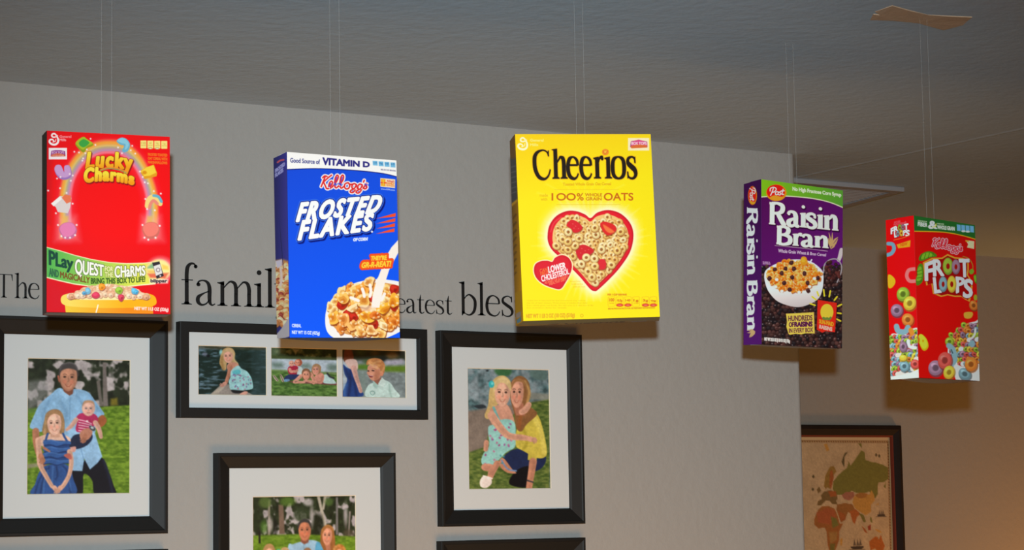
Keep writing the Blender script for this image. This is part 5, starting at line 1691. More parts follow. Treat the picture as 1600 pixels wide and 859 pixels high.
def draw_shore_girl(s):
    a, b = np.array((22, 44, 40.)), np.array((98, 122, 136.))
    n = fractal(s.X * .45, s.Y * 1.7, 5, 41, 3)
    t = np.clip((n - .48) * 4.0, 0, 1) * np.clip(.75 + (340 - s.X) / 60 * .5, .25, 1) + np.clip((s.X - 388) / 20, 0, .25)
    s.rgb[:] = (a + (b - a) * np.clip(t, 0, 1)[..., None]) / 255
    s.view(300, 535, 9.54)
    s.poly([(60, 40), (1090, 60), (1090, 85), (600, 92), (60, 74)], (84, 76, 52), soft=5, alpha=.8)
    s.poly([(620, 130), (860, 130), (880, 520), (600, 330)], (16, 40, 34), soft=30, alpha=.7)
    s.dot(160, 170, 40, 34, (110, 112, 130), 0, 3, .7); s.dot(210, 196, 26, 22, (10, 16, 22), 0, 2.2, .9)
    s.poly([(235, 800), (420, 620), (560, 640), (700, 700), (900, 800)], (142, 136, 130), soft=1.4)
    s.poly([(235, 800), (420, 650), (480, 660), (330, 800)], (166, 158, 146), soft=2)
    s.blob([(395, 200), (420, 110), (500, 60), (580, 80), (620, 150), (610, 240), (660, 300), (670, 340), (600, 330), (500, 300), (480, 400), (440, 416), (400, 350), (380, 300)], (176, 150, 106))
    s.stroke([(420, 220), (415, 300), (440, 400)], 36, (146, 112, 66), 4, .8)
    s.stroke([(600, 180), (610, 250), (650, 310)], 24, (196, 176, 136), 3, .8)
    s.blob([(500, 330), (560, 290), (640, 300), (680, 350), (640, 400), (560, 420), (500, 400)], (190, 140, 120))
    limb(s, [(545, 360, 38), (530, 450, 32), (495, 560, 27), (480, 610, 25)], (178, 124, 102))
    hand(s, 455, 628, 38, (196, 146, 130), 2.6)
    s.blob([(560, 420), (660, 340), (720, 390), (800, 430), (860, 520), (886, 620), (880, 700), (760, 722), (620, 730), (545, 710), (530, 640), (520, 590), (545, 520)], (150, 196, 200))
    s.blob([(580, 440), (640, 405), (700, 420), (690, 470), (600, 490)], (90, 170, 180), soft=2)
    s.stroke([(560, 505), (680, 490), (860, 540)], 12, (110, 160, 166), 2, .7)
    rnd = random.Random(2)
    for k in range(46):
        x, y = rnd.uniform(545, 870), rnd.uniform(410, 710)
        if ((x - 720) / 170) ** 2 + ((y - 580) / 150) ** 2 < 1:
            s.dot(x, y, 13, 9, rnd.choice([(140, 76, 120), (120, 90, 150), (90, 120, 150), (170, 110, 140)]), rnd.uniform(0, 3), 1, .8)
    s.blob([(560, 720), (700, 730), (800, 740), (740, 770), (600, 770)], (30, 32, 36), soft=2)
    s.blob([(690, 780), (760, 742), (810, 750), (780, 796), (700, 800)], (196, 150, 136))
    face(s, 515, 205, 74, 94, (208, 160, 142), -.05, 1, -.3)
    s.blob([(432, 180), (450, 110), (520, 76), (590, 110), (600, 180), (560, 140), (500, 124), (460, 150)], (186, 160, 122), soft=1.4)
    s.dot(400, 130, 22, 40, (130, 176, 176), .3, 2)
    grain(s, 8, .07)


def draw_lawn_children(s):
    scenery(s, 12, (40, 56, 26), (110, 116, 76), 9, .62, .2)
    s.view(415, 535, 9.54)
    s.poly([(40, 60), (260, 60), (250, 180), (40, 200)], (110, 130, 106), soft=8, alpha=.6)
    s.poly([(360, 80), (480, 90), (420, 170)], (196, 176, 130), soft=3, alpha=.7)
    s.poly([(40, 235), (1070, 245), (1070, 450), (40, 430)], (168, 182, 194), soft=3)
    for P in ([(70, 310), (210, 300), (215, 370), (80, 375)], [(520, 320), (630, 320), (640, 380), (520, 376)], [(910, 330), (1050, 320), (1050, 400), (930, 420)]):
        s.blob(P, (92, 116, 104), soft=8, alpha=.8)
    s.poly([(40, 190), (1070, 215), (1070, 245), (40, 232)], (70, 84, 50), soft=3)
    s.poly([(40, 405), (300, 415), (1070, 445), (1070, 480), (40, 470)], (110, 136, 84), soft=3)
    grass(s, [(40, 430), (560, 460), (1070, 480), (1070, 840), (40, 840)], (56, 90, 40), (108, 144, 76), 55)
    # two small boys, sitting
    s.blob([(310, 370), (360, 345), (440, 350), (470, 420), (440, 480), (330, 480), (300, 420)], (160, 40, 66))
    s.blob([(460, 380), (510, 370), (530, 440), (490, 490), (440, 480)], (190, 206, 206))
    s.blob([(240, 550), (300, 490), (400, 480), (480, 490), (460, 540), (330, 570), (260, 580)], (40, 56, 100))
    s.blob([(250, 560), (320, 555), (320, 590), (240, 595)], (110, 150, 190), soft=1.2)
    limb(s, [(330, 400, 22), (350, 440, 20), (400, 430, 16)], (206, 150, 132)); limb(s, [(440, 420, 20), (410, 440, 18), (370, 430, 14)], (206, 150, 132))
    s.blob([(75, 510), (100, 498), (150, 560), (160, 590), (120, 580)], (190, 176, 160)); s.blob([(180, 490), (205, 488), (240, 560), (240, 600), (210, 590)], (186, 172, 150))
    s.stroke([(90, 505), (150, 585)], 9, (60, 56, 56)); s.stroke([(190, 490), (236, 600)], 9, (60, 56, 56))
    s.dot(358, 310, 42, 44, (196, 152, 136)); face(s, 358, 316, 36, 38, (206, 156, 140), 0, 0)
    s.blob([(400, 300), (430, 250), (490, 245), (520, 290), (500, 340), (450, 350), (410, 330)], (160, 90, 66))
    face(s, 445, 302, 34, 44, (206, 146, 126), .2, 1)
    # girl lying on the rug, chin on her arms
    s.poly([(300, 585), (1050, 600), (1050, 640), (380, 612)], (120, 70, 76), soft=2)
    s.blob([(850, 480), (930, 490), (1030, 600), (990, 620), (850, 610), (830, 550)], (178, 206, 206))
    s.stroke([(900, 460), (940, 510), (1000, 530)], 26, (46, 44, 54), 2)
    s.blob([(780, 450), (840, 470), (850, 540), (810, 620), (720, 600), (700, 520)], (198, 140, 124))
    s.blob([(660, 430), (680, 340), (740, 310), (800, 350), (800, 430), (770, 470), (690, 490)], (150, 116, 86))
    face(s, 722, 410, 52, 70, (204, 150, 132), -.05)
    s.blob([(668, 400), (690, 340), (740, 318), (786, 350), (790, 400), (750, 356), (700, 366)], (160, 128, 96), soft=1.2)
    limb(s, [(820, 500, 26), (800, 570, 22), (730, 600, 20)], (200, 142, 124)); hand(s, 730, 600, 20, (206, 150, 132), 3.0)
    limb(s, [(650, 470, 26), (690, 560, 26), (690, 610, 24)], (204, 148, 128))
    s.blob([(510, 500), (520, 420), (570, 385), (630, 410), (648, 480), (630, 550), (540, 560)], (124, 90, 66))
    face(s, 578, 490, 54, 70, (206, 150, 128), .02)
    s.blob([(518, 480), (536, 410), (575, 392), (625, 415), (640, 480), (610, 432), (570, 424), (536, 446)], (128, 94, 70), soft=1.2)
    limb(s, [(500, 500, 26), (440, 560, 26), (395, 600, 20), (480, 600, 20), (550, 600, 16)], (210, 154, 136))
    limb(s, [(690, 600, 22), (640, 590, 20), (570, 575, 16)], (204, 148, 128)); hand(s, 570, 578, 18, (210, 154, 136), 3.1)
    grain(s, 18, .08)


def draw_blond_boy(s):
    s.rgb[:] = np.array((126, 138, 140)) / 255
    s.view(525, 535, 9.54)
    n = fractal(s.X, s.Y * 1.5, 6, 77, 2)[..., None]
    s.rgb *= .85 + .3 * n
    s.poly([(40, 90), (1040, 90), (1040, 250), (40, 260)], (44, 50, 34), soft=6)
    for x, y, r, c in ((350, 140, 70, (60, 74, 34)), (560, 150, 60, (96, 78, 40)), (820, 180, 90, (120, 92, 52)), (680, 240, 60, (20, 24, 22)), (960, 150, 50, (40, 40, 36)), (440, 280, 60, (60, 90, 50))):
        s.dot(x, y, r, r * .6, c, 0, 5, .8)
    for x, y, r in ((760, 290, 50), (860, 290, 60), (950, 270, 44)):
        s.dot(x, y, r, r * .8, (176, 172, 190), 0, 5, .8)
    s.poly([(280, 330), (460, 320), (460, 410), (280, 400)], (86, 124, 46), soft=5)
    s.poly([(690, 350), (1020, 340), (1020, 435), (690, 430)], (96, 128, 40), soft=5)
    s.poly([(290, 430), (430, 430), (420, 800), (360, 800)], (120, 140, 132), soft=10, alpha=.6)
    # the blue dress and arm of the girl walking beside him
    s.poly([(60, 250), (140, 250), (150, 600), (60, 760)], (168, 180, 190), soft=4)
    s.blob([(90, 110), (150, 80), (210, 120), (230, 250), (150, 280), (80, 270)], (110, 60, 36), soft=2)
    s.blob([(100, 270), (200, 240), (280, 270), (290, 400), (200, 420), (140, 360)], (206, 178, 170), soft=1.4)
    s.blob([(70, 330), (120, 370), (200, 420), (240, 540), (300, 660), (370, 810), (60, 820), (90, 680), (130, 560), (90, 470)], (40, 70, 132), soft=1.4)
    for q in ([(180, 420), (180, 600), (150, 800)], [(220, 540), (250, 660), (270, 800)], [(110, 400), (140, 480), (160, 540)]):
        s.stroke(q, 26, (24, 34, 76), 5, .7)
    s.stroke([(110, 640), (90, 720), (90, 800)], 30, (86, 136, 196), 6, .7)
    limb(s, [(230, 380, 44), (265, 520, 36), (305, 640, 30), (335, 740, 28)], (198, 158, 148))
    # boy
    s.blob([(440, 660), (540, 600), (680, 560), (780, 600), (850, 700), (910, 830), (430, 830)], (186, 210, 206), soft=1)
    s.poly([(520, 570), (660, 520), (680, 560), (590, 640)], (150, 100, 84), soft=1)
    s.poly([(525, 570), (600, 640), (580, 700), (525, 660)], (164, 196, 190), soft=1)
    s.poly([(660, 520), (720, 580), (680, 680), (600, 620)], (198, 218, 214), soft=1)
    s.stroke([(770, 640), (780, 740), (800, 820)], 20, (136, 168, 160), 3, .7)
    for q in ([(480, 750), (520, 735), (550, 760), (520, 795), (490, 780)],):
        s.stroke(q, 9, (110, 150, 144), 1, closed=True)
    s.blob([(430, 330), (440, 260), (530, 225), (640, 240), (700, 310), (705, 400), (680, 480), (650, 500), (600, 420), (500, 330)], (176, 120, 76))
    s.blob([(440, 420), (450, 350), (520, 320), (610, 360), (640, 440), (630, 520), (580, 560), (510, 570), (470, 530), (448, 490), (436, 450)], (206, 150, 126))
    s.blob([(560, 400), (630, 420), (640, 500), (590, 555), (540, 560)], (178, 118, 92), soft=3, alpha=.7)
    s.dot(655, 465, 24, 38, (200, 136, 110), .2)
    s.dot(455, 425, 15, 10, (60, 44, 40)); s.dot(525, 418, 22, 10, (64, 46, 42), .1)
    s.stroke([(505, 392), (535, 384), (560, 396)], 7, (150, 100, 70), 1)
    s.blob([(452, 485), (490, 490), (530, 500), (510, 522), (475, 520)], (126, 56, 56)); s.stroke([(462, 490), (495, 498), (524, 502)], 7, (236, 220, 214))
    s.dot(446, 458, 14, 11, (196, 134, 112), 0, 1)
    for q in ([(440, 320), (480, 260), (560, 240)], [(520, 330), (560, 290), (640, 270)], [(590, 380), (650, 330), (690, 330)], [(460, 300), (500, 330), (590, 380)], [(640, 440), (680, 400), (696, 350)], [(480, 280), (540, 310), (620, 340)]):
        s.stroke(q, 22, RND.choice([(206, 160, 110), (190, 136, 84), (216, 178, 130)]), 3, .8)
    grain(s, 28, .06)


def draw_mother(s):
    scenery(s, 44, (82, 108, 112), (140, 154, 160), 10, .5, .4)
    s.view(720, 540, 3.579)
    s.blob([(180, 130), (270, 130), (260, 165), (200, 165)], (64, 110, 70), soft=4); s.blob([(380, 140), (470, 140), (470, 190), (400, 180)], (96, 120, 116), soft=4)
    s.dot(136, 138, 8, 4, (30, 36, 40)); s.blob([(58, 335), (110, 328), (130, 345), (90, 352)], (50, 60, 66), soft=1.6)
    s.poly([(20, 365), (140, 350), (490, 300), (490, 600), (20, 600)], (130, 118, 108), soft=4)
    s.poly([(370, 260), (490, 270), (490, 305), (380, 300)], (130, 134, 126), soft=3)
    grass(s, [(380, 318), (490, 300), (490, 810), (20, 810), (20, 600), (110, 570), (150, 480)], (68, 92, 42), (122, 136, 72), 63, 3)
    s.poly([(20, 440), (140, 430), (130, 560), (20, 580)], (134, 122, 112), soft=4)
    # mother, crouching
    s.blob([(215, 640), (290, 580), (420, 590), (470, 630), (440, 690), (360, 710), (240, 690)], (34, 48, 86))
    s.blob([(300, 700), (380, 680), (370, 790), (260, 775)], (16, 18, 24), soft=1.6)
    s.blob([(205, 640), (230, 632), (275, 690), (300, 715), (250, 712), (210, 680)], (196, 140, 112))
    s.stroke([(215, 640), (250, 690), (300, 702)], 8, (120, 150, 190), 1)
    s.blob([(300, 480), (340, 390), (390, 365), (430, 400), (455, 480), (474, 580), (466, 622), (420, 630), (340, 590), (298, 560)], (206, 190, 84))
    s.stroke([(400, 400), (440, 480), (460, 600)], 26, (224, 210, 110), 3, .7); s.stroke([(340, 460), (360, 540), (340, 580)], 16, (160, 146, 50), 3, .6)
    s.poly([(368, 590), (420, 600), (415, 650), (365, 640)], (198, 182, 80))
    limb(s, [(395, 650, 22), (388, 700, 20), (376, 770, 18), (372, 805, 18)], (196, 140, 114)); s.stroke([(362, 756), (395, 766)], 8, (70, 70, 74))
    s.blob([(262, 230), (290, 180), (330, 168), (370, 200), (382, 270), (370, 330), (420, 380), (360, 440), (330, 480), (300, 460), (290, 380), (270, 310)], (138, 98, 62))
    s.stroke([(350, 200), (374, 260), (362, 330)], 16, (196, 160, 100), 3, .8); s.stroke([(330, 360), (320, 420), (316, 460)], 20, (150, 92, 52), 3, .8)
    s.poly([(280, 320), (340, 320), (350, 390), (300, 390)], (176, 120, 96), soft=1.4)
    face(s, 305, 268, 38, 74, (212, 158, 134), .03, 1, -.1)
    s.blob([(266, 260), (278, 205), (310, 182), (350, 200), (368, 262), (340, 210), (305, 200), (284, 220)], (158, 116, 76), soft=1.2)
    # little girl hugging her
    s.blob([(120, 390), (140, 330), (150, 240), (180, 180), (230, 166), (268, 200), (266, 260), (200, 320), (170, 380), (140, 410)], (206, 178, 120))
    s.blob([(150, 360), (200, 330), (250, 330), (290, 420), (280, 480), (170, 450)], (206, 156, 134))
    s.blob([(140, 460), (170, 440), (230, 410), (290, 430), (296, 520), (290, 570), (240, 600), (180, 660), (130, 686), (100, 650), (115, 600), (145, 560)], (150, 202, 196))
    s.stroke([(172, 345), (190, 390), (205, 420)], 14, (120, 180, 178))
    rnd = random.Random(8)
    for k in range(44):
        x, y = rnd.uniform(105, 290), rnd.uniform(430, 680)
        if abs((x - 200) + (y - 550) * .45) < 78:
            s.dot(x, y, 7, 5, rnd.choice([(170, 70, 130), (150, 90, 150), (80, 150, 160), (196, 110, 150)]), rnd.uniform(0, 3), 1, .85)
    limb(s, [(160, 390, 24), (210, 460, 21), (260, 505, 19), (340, 515, 16), (380, 522, 13)], (214, 164, 140)); hand(s, 382, 524, 19, (216, 166, 142), .2)
    limb(s, [(372, 330, 16), (350, 360, 18), (330, 370, 16)], (214, 164, 140))
    limb(s, [(130, 540, 14), (126, 580, 13)], (206, 154, 130))
    limb(s, [(120, 680, 20), (160, 690, 22), (150, 740, 16)], (206, 150, 126)); limb(s, [(190, 660, 18), (160, 720, 14)], (196, 142, 118))
    s.blob([(92, 760), (112, 730), (150, 740), (160, 770), (130, 796), (98, 790)], (232, 220, 214)); s.stroke([(112, 728), (140, 736), (162, 744)], 7, (236, 226, 220))
    face(s, 222, 268, 46, 66, (222, 174, 150), .05, 1, .1)
    s.blob([(170, 260), (178, 200), (224, 172), (262, 200), (268, 250), (240, 212), (205, 208), (186, 240)], (216, 192, 140), soft=1.2)
    s.dot(160, 214, 16, 20, (60, 180, 186), 0, 1); s.dot(164, 210, 7, 8, (120, 210, 210), 0, 1)
    s.stroke([(290, 700), (330, 770)], 3, (0, 0, 0), alpha=0)
    grain(s, 38, .07)


def draw_whole_family(s):
    scenery(s, 61, (42, 52, 32), (182, 174, 176), 10, .60, .12)
    s.view(385, 770, 9.143)
    for P, c in (([(430, 150), (500, 150), (520, 520), (440, 520)], (120, 100, 86)), ([(280, 100), (310, 100), (310, 620), (270, 620)], (140, 132, 120)), ([(985, 45), (1030, 45), (1120, 420), (1080, 420)], (176, 170, 156)), ([(1085, 45), (1130, 45), (1090, 220), (1060, 220)], (170, 164, 150)), ([(1260, 60), (1290, 60), (1290, 540), (1255, 540)], (120, 116, 116)), ([(1370, 240), (1390, 240), (1420, 480), (1400, 480)], (60, 54, 46)), ([(1450, 240), (1475, 240), (1450, 560), (1430, 560)], (150, 140, 136))):
        s.poly(P, c, soft=1.5)
    for x, y, rx, ry, c in ((560, 110, 110, 60, (96, 130, 50)), (240, 120, 90, 70, (96, 120, 60)), (1160, 120, 60, 50, (90, 120, 60)), (760, 270, 110, 100, (56, 70, 46)), (1000, 400, 80, 140, (30, 36, 24)), (380, 420, 40, 100, (22, 26, 20)), (100, 320, 40, 190, (40, 54, 30)), (220, 430, 50, 80, (80, 120, 46)), (1440, 520, 80, 50, (90, 80, 66)), (860, 120, 70, 50, (196, 190, 194)), (910, 300, 30, 120, (196, 188, 192)), (1400, 280, 30, 130, (196, 190, 194)), (310, 400, 40, 90, (186, 178, 176))):
        s.dot(x, y, rx, ry, c, 0, 4, .75)
    grass(s, [(60, 535), (700, 525), (1540, 560), (1540, 3000), (60, 3000)], (82, 114, 24), (124, 156, 52), 71)
    s.poly([(145, 480), (165, 480), (172, 635), (142, 635)], (30, 28, 24), soft=1.5)
    # man, woman and four children in a row
    s.blob([(560, 700), (640, 650), (760, 620), (900, 600), (1020, 640), (1080, 800), (1080, 1250), (540, 1250)], (156, 190, 214), soft=1)
    s.blob([(960, 680), (1060, 640), (1200, 660), (1260, 800), (1280, 1250), (980, 1250)], (96, 168, 204), soft=1)
    s.stroke([(790, 650), (800, 760)], 8, (120, 160, 190), 1)
    s.poly([(750, 560), (870, 560), (860, 630), (800, 656), (745, 620)], (140, 90, 72), soft=1)
    s.blob([(715, 470), (722, 380), (800, 330), (880, 365), (895, 470)], (62, 60, 60))
    face(s, 806, 485, 92, 118, (196, 130, 100), -.02)
    s.blob([(716, 460), (730, 370), (800, 338), (880, 370), (892, 450), (860, 390), (800, 374), (746, 396)], (64, 62, 62), soft=1.2)
    s.blob([(1030, 620), (1050, 470), (1130, 410), (1210, 440), (1240, 560), (1240, 760), (1180, 850), (1110, 830), (1080, 740), (1040, 660)], (156, 104, 60))
    s.stroke([(1060, 480), (1140, 420), (1210, 470)], 20, (196, 150, 90), 4, .7); s.stroke([(1215, 560), (1220, 700), (1190, 830)], 26, (176, 116, 60), 4, .7)
    s.poly([(1090, 640), (1170, 640), (1180, 740), (1120, 740)], (190, 130, 104), soft=1.4)
    face(s, 1130, 555, 72, 108, (222, 160, 132), .04, 1, -.1)
    s.blob([(1048, 560), (1070, 460), (1140, 424), (1200, 460), (1222, 560), (1190, 480), (1130, 452), (1084, 490)], (166, 114, 66), soft=1.2)
    kids = ((295, 780, 82, 112, (176, 140, 96), (226, 178, 158), (60, 90, 150)), (520, 800, 68, 92, (186, 158, 116), (222, 176, 154), (150, 200, 196)), (845, 800, 62, 84, (150, 116, 88), (226, 178, 160), (176, 52, 96)), (1305, 790, 78, 100, (190, 126, 66), (224, 172, 148), (180, 206, 204)))
    for x, y, rx, ry, hair, skin, cloth in kids:
        s.blob([(x - rx * 1.6, y + ry * 1.7), (x, y + ry * 1.1), (x + rx * 1.6, y + ry * 1.7), (x + rx * 1.7, y + 460), (x - rx * 1.7, y + 460)], cloth, soft=1)
        s.blob([(x - rx * 1.15, y + ry * .8), (x - rx * 1.1, y - ry * .5), (x - rx * .5, y - ry * 1.15), (x + rx * .5, y - ry * 1.15), (x + rx * 1.1, y - ry * .4), (x + rx * 1.15, y + ry * .8)], hair)
        face(s, x, y + ry * .12, rx * .84, ry * .9, skin, 0, 1)
        s.blob([(x - rx * .95, y), (x - rx * .75, y - ry * .8), (x, y - ry * 1.12), (x + rx * .75, y - ry * .8), (x + rx * .95, y), (x + rx * .5, y - ry * .55), (x, y - ry * .72), (x - rx * .5, y - ry * .5)], hair, soft=1.2)
    s.dot(430, 745, 40, 34, (96, 170, 140), 0, 2)
    for k in range(16):
        s.dot(1305 + 84 * math.cos(2.9 + k * .24), 760 + 90 * math.sin(2.9 + k * .24), 18, 16, RND.choice([(206, 146, 80), (176, 112, 56), (220, 170, 110)]), 0, 1.5, .8)
    grain(s, 48, .06)


def draw_map(s):
    """old-style wall map: the lands east of the Atlantic are what the picture shows"""
    s.rgb[:] = np.array((176, 148, 112)) / 255
    n = fractal(s.X, s.Y, 14, 91, 3)[..., None]
    s.rgb *= .93 + .14 * n
    s.view(1240, 640, 3.92)
    green, ochre, red, rose, tan = (112, 104, 48), (176, 128, 62), (150, 84, 44), (150, 96, 74), (160, 104, 56)
    s.poly([(205, 440), (210, 400), (240, 370), (275, 345), (300, 330), (312, 296), (322, 320), (345, 296), (375, 262), (395, 240), (415, 250), (420, 290), (455, 300), (490, 305), (530, 315), (565, 330), (568, 390), (540, 405), (500, 410), (495, 440), (495, 470), (478, 490), (440, 455), (400, 465), (360, 462), (330, 450), (270, 470), (230, 470)], green)
    s.poly([(262, 470), (290, 455), (340, 455), (345, 480), (310, 500), (275, 490)], rose)
    s.poly([(340, 480), (380, 465), (440, 470), (455, 448), (470, 470), (476, 500), (450, 525), (450, 560), (415, 578), (380, 560), (345, 540), (330, 510)], ochre)
    s.poly([(345, 470), (380, 460), (430, 464), (420, 485), (370, 490)], (150, 100, 50))
    s.poly([(150, 425), (160, 370), (190, 325), (215, 320), (232, 350), (215, 365), (205, 395), (190, 440), (172, 430), (162, 440)], (136, 104, 50))
    s.poly([(190, 350), (205, 340), (214, 380), (196, 440), (184, 420)], red, soft=1.2)
    s.poly([(110, 500), (135, 490), (130, 470), (150, 452), (190, 445), (230, 455), (235, 490), (225, 500), (235, 520), (200, 515), (185, 500), (160, 498), (130, 522), (105, 520)], (112, 88, 52))
    s.poly([(175, 450), (225, 450), (230, 476), (190, 480)], red, soft=1.2)
    s.poly([(232, 520), (280, 512), (330, 520), (345, 545), (330, 570), (300, 560), (280, 600), (255, 612), (235, 575), (226, 545)], (140, 92, 48))
    s.poly([(235, 550), (280, 570), (285, 595), (252, 608)], red, soft=1.2)
    s.poly([(312, 555), (350, 545), (382, 570), (358, 585), (342, 622), (330, 612), (318, 580)], (160, 88, 44))
    s.poly([(370, 565), (400, 575), (415, 610), (400, 615), (385, 590)], (110, 100, 50))
    s.poly([(85, 590), (110, 545), (135, 527), (175, 525), (215, 540), (235, 580), (245, 618), (268, 616), (240, 660), (240, 700), (222, 740), (205, 770), (180, 772), (165, 720), (162, 660), (150, 636), (110, 640), (85, 620)], (146, 90, 46))
    s.poly([(100, 560), (170, 535), (215, 548), (225, 600), (180, 620), (110, 610)], (156, 84, 50), soft=2)
    s.poly([(190, 580), (225, 590), (240, 625), (200, 640)], (112, 104, 50), soft=2)
    s.poly([(175, 660), (230, 660), (225, 700), (185, 720)], (150, 110, 60), soft=2)
    s.poly([(180, 720), (215, 720), (205, 768), (182, 768)], (110, 96, 46), soft=2)
    s.poly([(432, 715), (470, 690), (490, 692), (495, 708), (510, 680), (520, 710), (535, 740), (520, 772), (490, 768), (470, 752), (440, 762)], (164, 90, 40))
    s.poly([(245, 700), (262, 690), (258, 730), (246, 730)], ochre)
    for P, c in (([(385, 630), (410, 650), (425, 672), (405, 665)], red), ([(425, 635), (445, 625), (445, 655), (428, 655)], (140, 60, 40)), ([(470, 650), (500, 655), (520, 672), (490, 666)], ochre), ([(440, 585), (452, 590), (456, 620), (444, 610)], green), ([(535, 430), (552, 405), (546, 440)], green), ([(478, 525), (500, 515), (500, 524)], ochre), ([(265, 300), (285, 255), (308, 248), (285, 275), (282, 330)], (90, 78, 50)), ([(155, 210), (175, 205), (190, 240), (172, 246)], ochre), ([(375, 205), (395, 205), (398, 230)], green), ([(105, 440), (120, 425), (132, 450), (112, 460)], (112, 88, 52))):
        s.poly(P, c)
    s.stroke([(228, 555), (245, 600)], 5, (176, 148, 112)); s.stroke([(258, 482), (262, 512)], 6, (180, 152, 116))
    # small ships on the sea and ruled border
    for x, y, k in ((355, 725, 1.25), (515, 568, .8), (112, 805, 1.2)):
        s.blob([(x - 30 * k, y + 10 * k), (x + 30 * k, y + 10 * k), (x + 24 * k, y + 20 * k), (x - 24 * k, y + 20 * k)], (70, 56, 44))
        for d in (-14, 2, 16):
            s.poly([(x + d * k - 7 * k, y + 8 * k), (x + d * k, y - 22 * k), (x + d * k + 8 * k, y + 6 * k)], (96, 80, 64), soft=1.4)
        s.stroke([(x - 40 * k, y + 23 * k), (x + 40 * k, y + 23 * k)], 4, (110, 92, 74), 1)
    for x, y in ((490, 265), (510, 270), (85, 375), (80, 440)):
        s.blob([(x - 8, y), (x, y - 10), (x + 8, y), (x, y + 8)], (90, 76, 50))
    s.stroke([(550, 800), (572, 770)], 7, (90, 70, 50)); s.stroke([(300, 850), (320, 846), (330, 856)], 5, (90, 70, 50)); s.stroke([(530, 842), (552, 842), (552, 859)], 5, (90, 70, 50))
    grain(s, 58, .08, 1.6)

# ------------------------------------------------------------------ hang the pictures
picture_frame(1.3910, 1.7625, 1.5515, 1.9760, .0345, [(1.4744, 1.6873, 1.6311, 1.8964)],
              [(photo([(40.1, 559.7), (200.9, 562.3), (200.9, 771.3), (40.1, 772.5)], 210, 270, draw_father), None)],
              'black framed photo of a man holding a baby beside a girl in a blue dress')
picture_frame(1.7884, 2.3652, 1.7819, 1.9765, .0205, [(1.834, 1.988, 1.829, 1.930), (1.998, 2.153, 1.8285, 1.930), (2.164, 2.319, 1.828, 1.9305)],
              [(photo([(306.5, 539.1), (414, 541), (414, 618.6), (306.5, 618)], 190, 140, draw_shore_girl), 'photo print of a girl crouching by dark water'),
               (photo([(420.6, 542.5), (524.3, 544), (524.3, 620.4), (420.6, 620)], 190, 140, draw_lawn_children), 'photo print of four children on a lawn'),
               (photo([(531.1, 545), (631.4, 547), (631.4, 622), (531.1, 621.5)], 190, 140, draw_blond_boy), 'photo print of a blond boy in a pale shirt')],
              'wide black frame holding three small photos of children side by side', flat=True)
picture_frame(1.8700, 2.2840, 1.2100, 1.7110, .0310, [(1.955, 2.194, 1.290, 1.622)],
              [(photo([(392, 775.6), (553, 775), (553, 994), (392, 1000)], 200, 270, draw_whole_family), None)],
              'black framed photo of a whole family under park trees, below the three-photo frame')
picture_frame(2.3975, 2.7687, 1.5524, 1.9758, .0345, [(2.4734, 2.6871, 1.6312, 1.8964)],
              [(photo([(726.9, 574.8), (855.2, 578.1), (858, 763.3), (729, 764.1)], 190, 270, draw_mother), None)],
              'black framed photo of a woman in a yellow top hugging a small girl')


def plain_print(s):
    scenery(s, 21, (70, 96, 40), (150, 160, 150), 9, .5, .3)


picture_frame(2.3940, 2.7680, 1.0960, 1.5215, .0310, [(2.474, 2.688, 1.176, 1.441)],
              [(photo([(727, 900), (855, 900), (855, 1080), (727, 1080)], 40, 60, plain_print), None)],
              'black picture frame mostly out of view, under the photo of the woman in yellow')
picture_frame(1.3910, 1.7630, 1.0960, 1.5205, .0345, [(1.4744, 1.6873, 1.176, 1.441)],
              [(photo([(40, 900), (200, 900), (200, 1100), (40, 1100)], 40, 60, plain_print), None)],
              'black picture frame with only its top edge showing, under the photo of the man')

# old-style map in a dark frame on the hall wall
MX0, MX1, MZ0, MZ1 = 3.95, 5.062, 1.00, 1.841
mc = Vector(((MX0 + MX1) / 2, FAR_Y, (MZ0 + MZ1) / 2))
mt = empty('framed_map', mc, label='dark framed antique-style world map on the far hall wall', cat='framed map')
a, b, c, d = MX0 - mc.x, MX1 - mc.x, MZ0 - mc.z, MZ1 - mc.z
Geo().frame(a, b, c, d, [(0, -.001), (0, -.02), (.004, -.027), (.014, -.029), (.024, -.024), (.034, -.018), (.034, -.004)]).build('frame_moulding', MAT['map_wood'], mt)
Geo().frame(a + .034, b - .034, c + .034, d - .034, [(0, -.004), (0, -.0185), (.004, -.017), (.006, -.012), (.006, -.004)]).build('gilt_lip', MAT['map_gilt'], mt)
sh = Sheet([(1000, 684), (1388, 684), (1393, 990), (1000, 990)], 320, 250, (176, 148, 112))
draw_map(sh)
x0_, x1_ = -(MX1 - MX0) / 2 + .040, (MX1 - MX0) / 2 - .040
sh.view(1240, 640, 3.92)
sh.stroke([(-900, 180), (585, 180)], 15, (190, 160, 116), smooth=False); sh.stroke([(579, 170), (592, 1300)], 15, (190, 160, 116), smooth=False)
sh.stroke([(-900, 194), (572, 196)], 9, (104, 66, 36), smooth=False); sh.stroke([(568, 196), (580, 1300)], 9, (104, 66, 36), smooth=False)
for k in range(60):
    sh.dot(-300 + k * 15, 195, 4, 3, (180, 150, 100)); sh.dot(569 + k * .18, 205 + k * 15, 3, 4, (180, 150, 100))
sh.build('map_print', [(x0_, -.007, d - .040), (x1_, -.007, d - .040), (x1_, -.007, c + .040), (x0_, -.007, c + .040)], MAT['map'], mt, white=226)

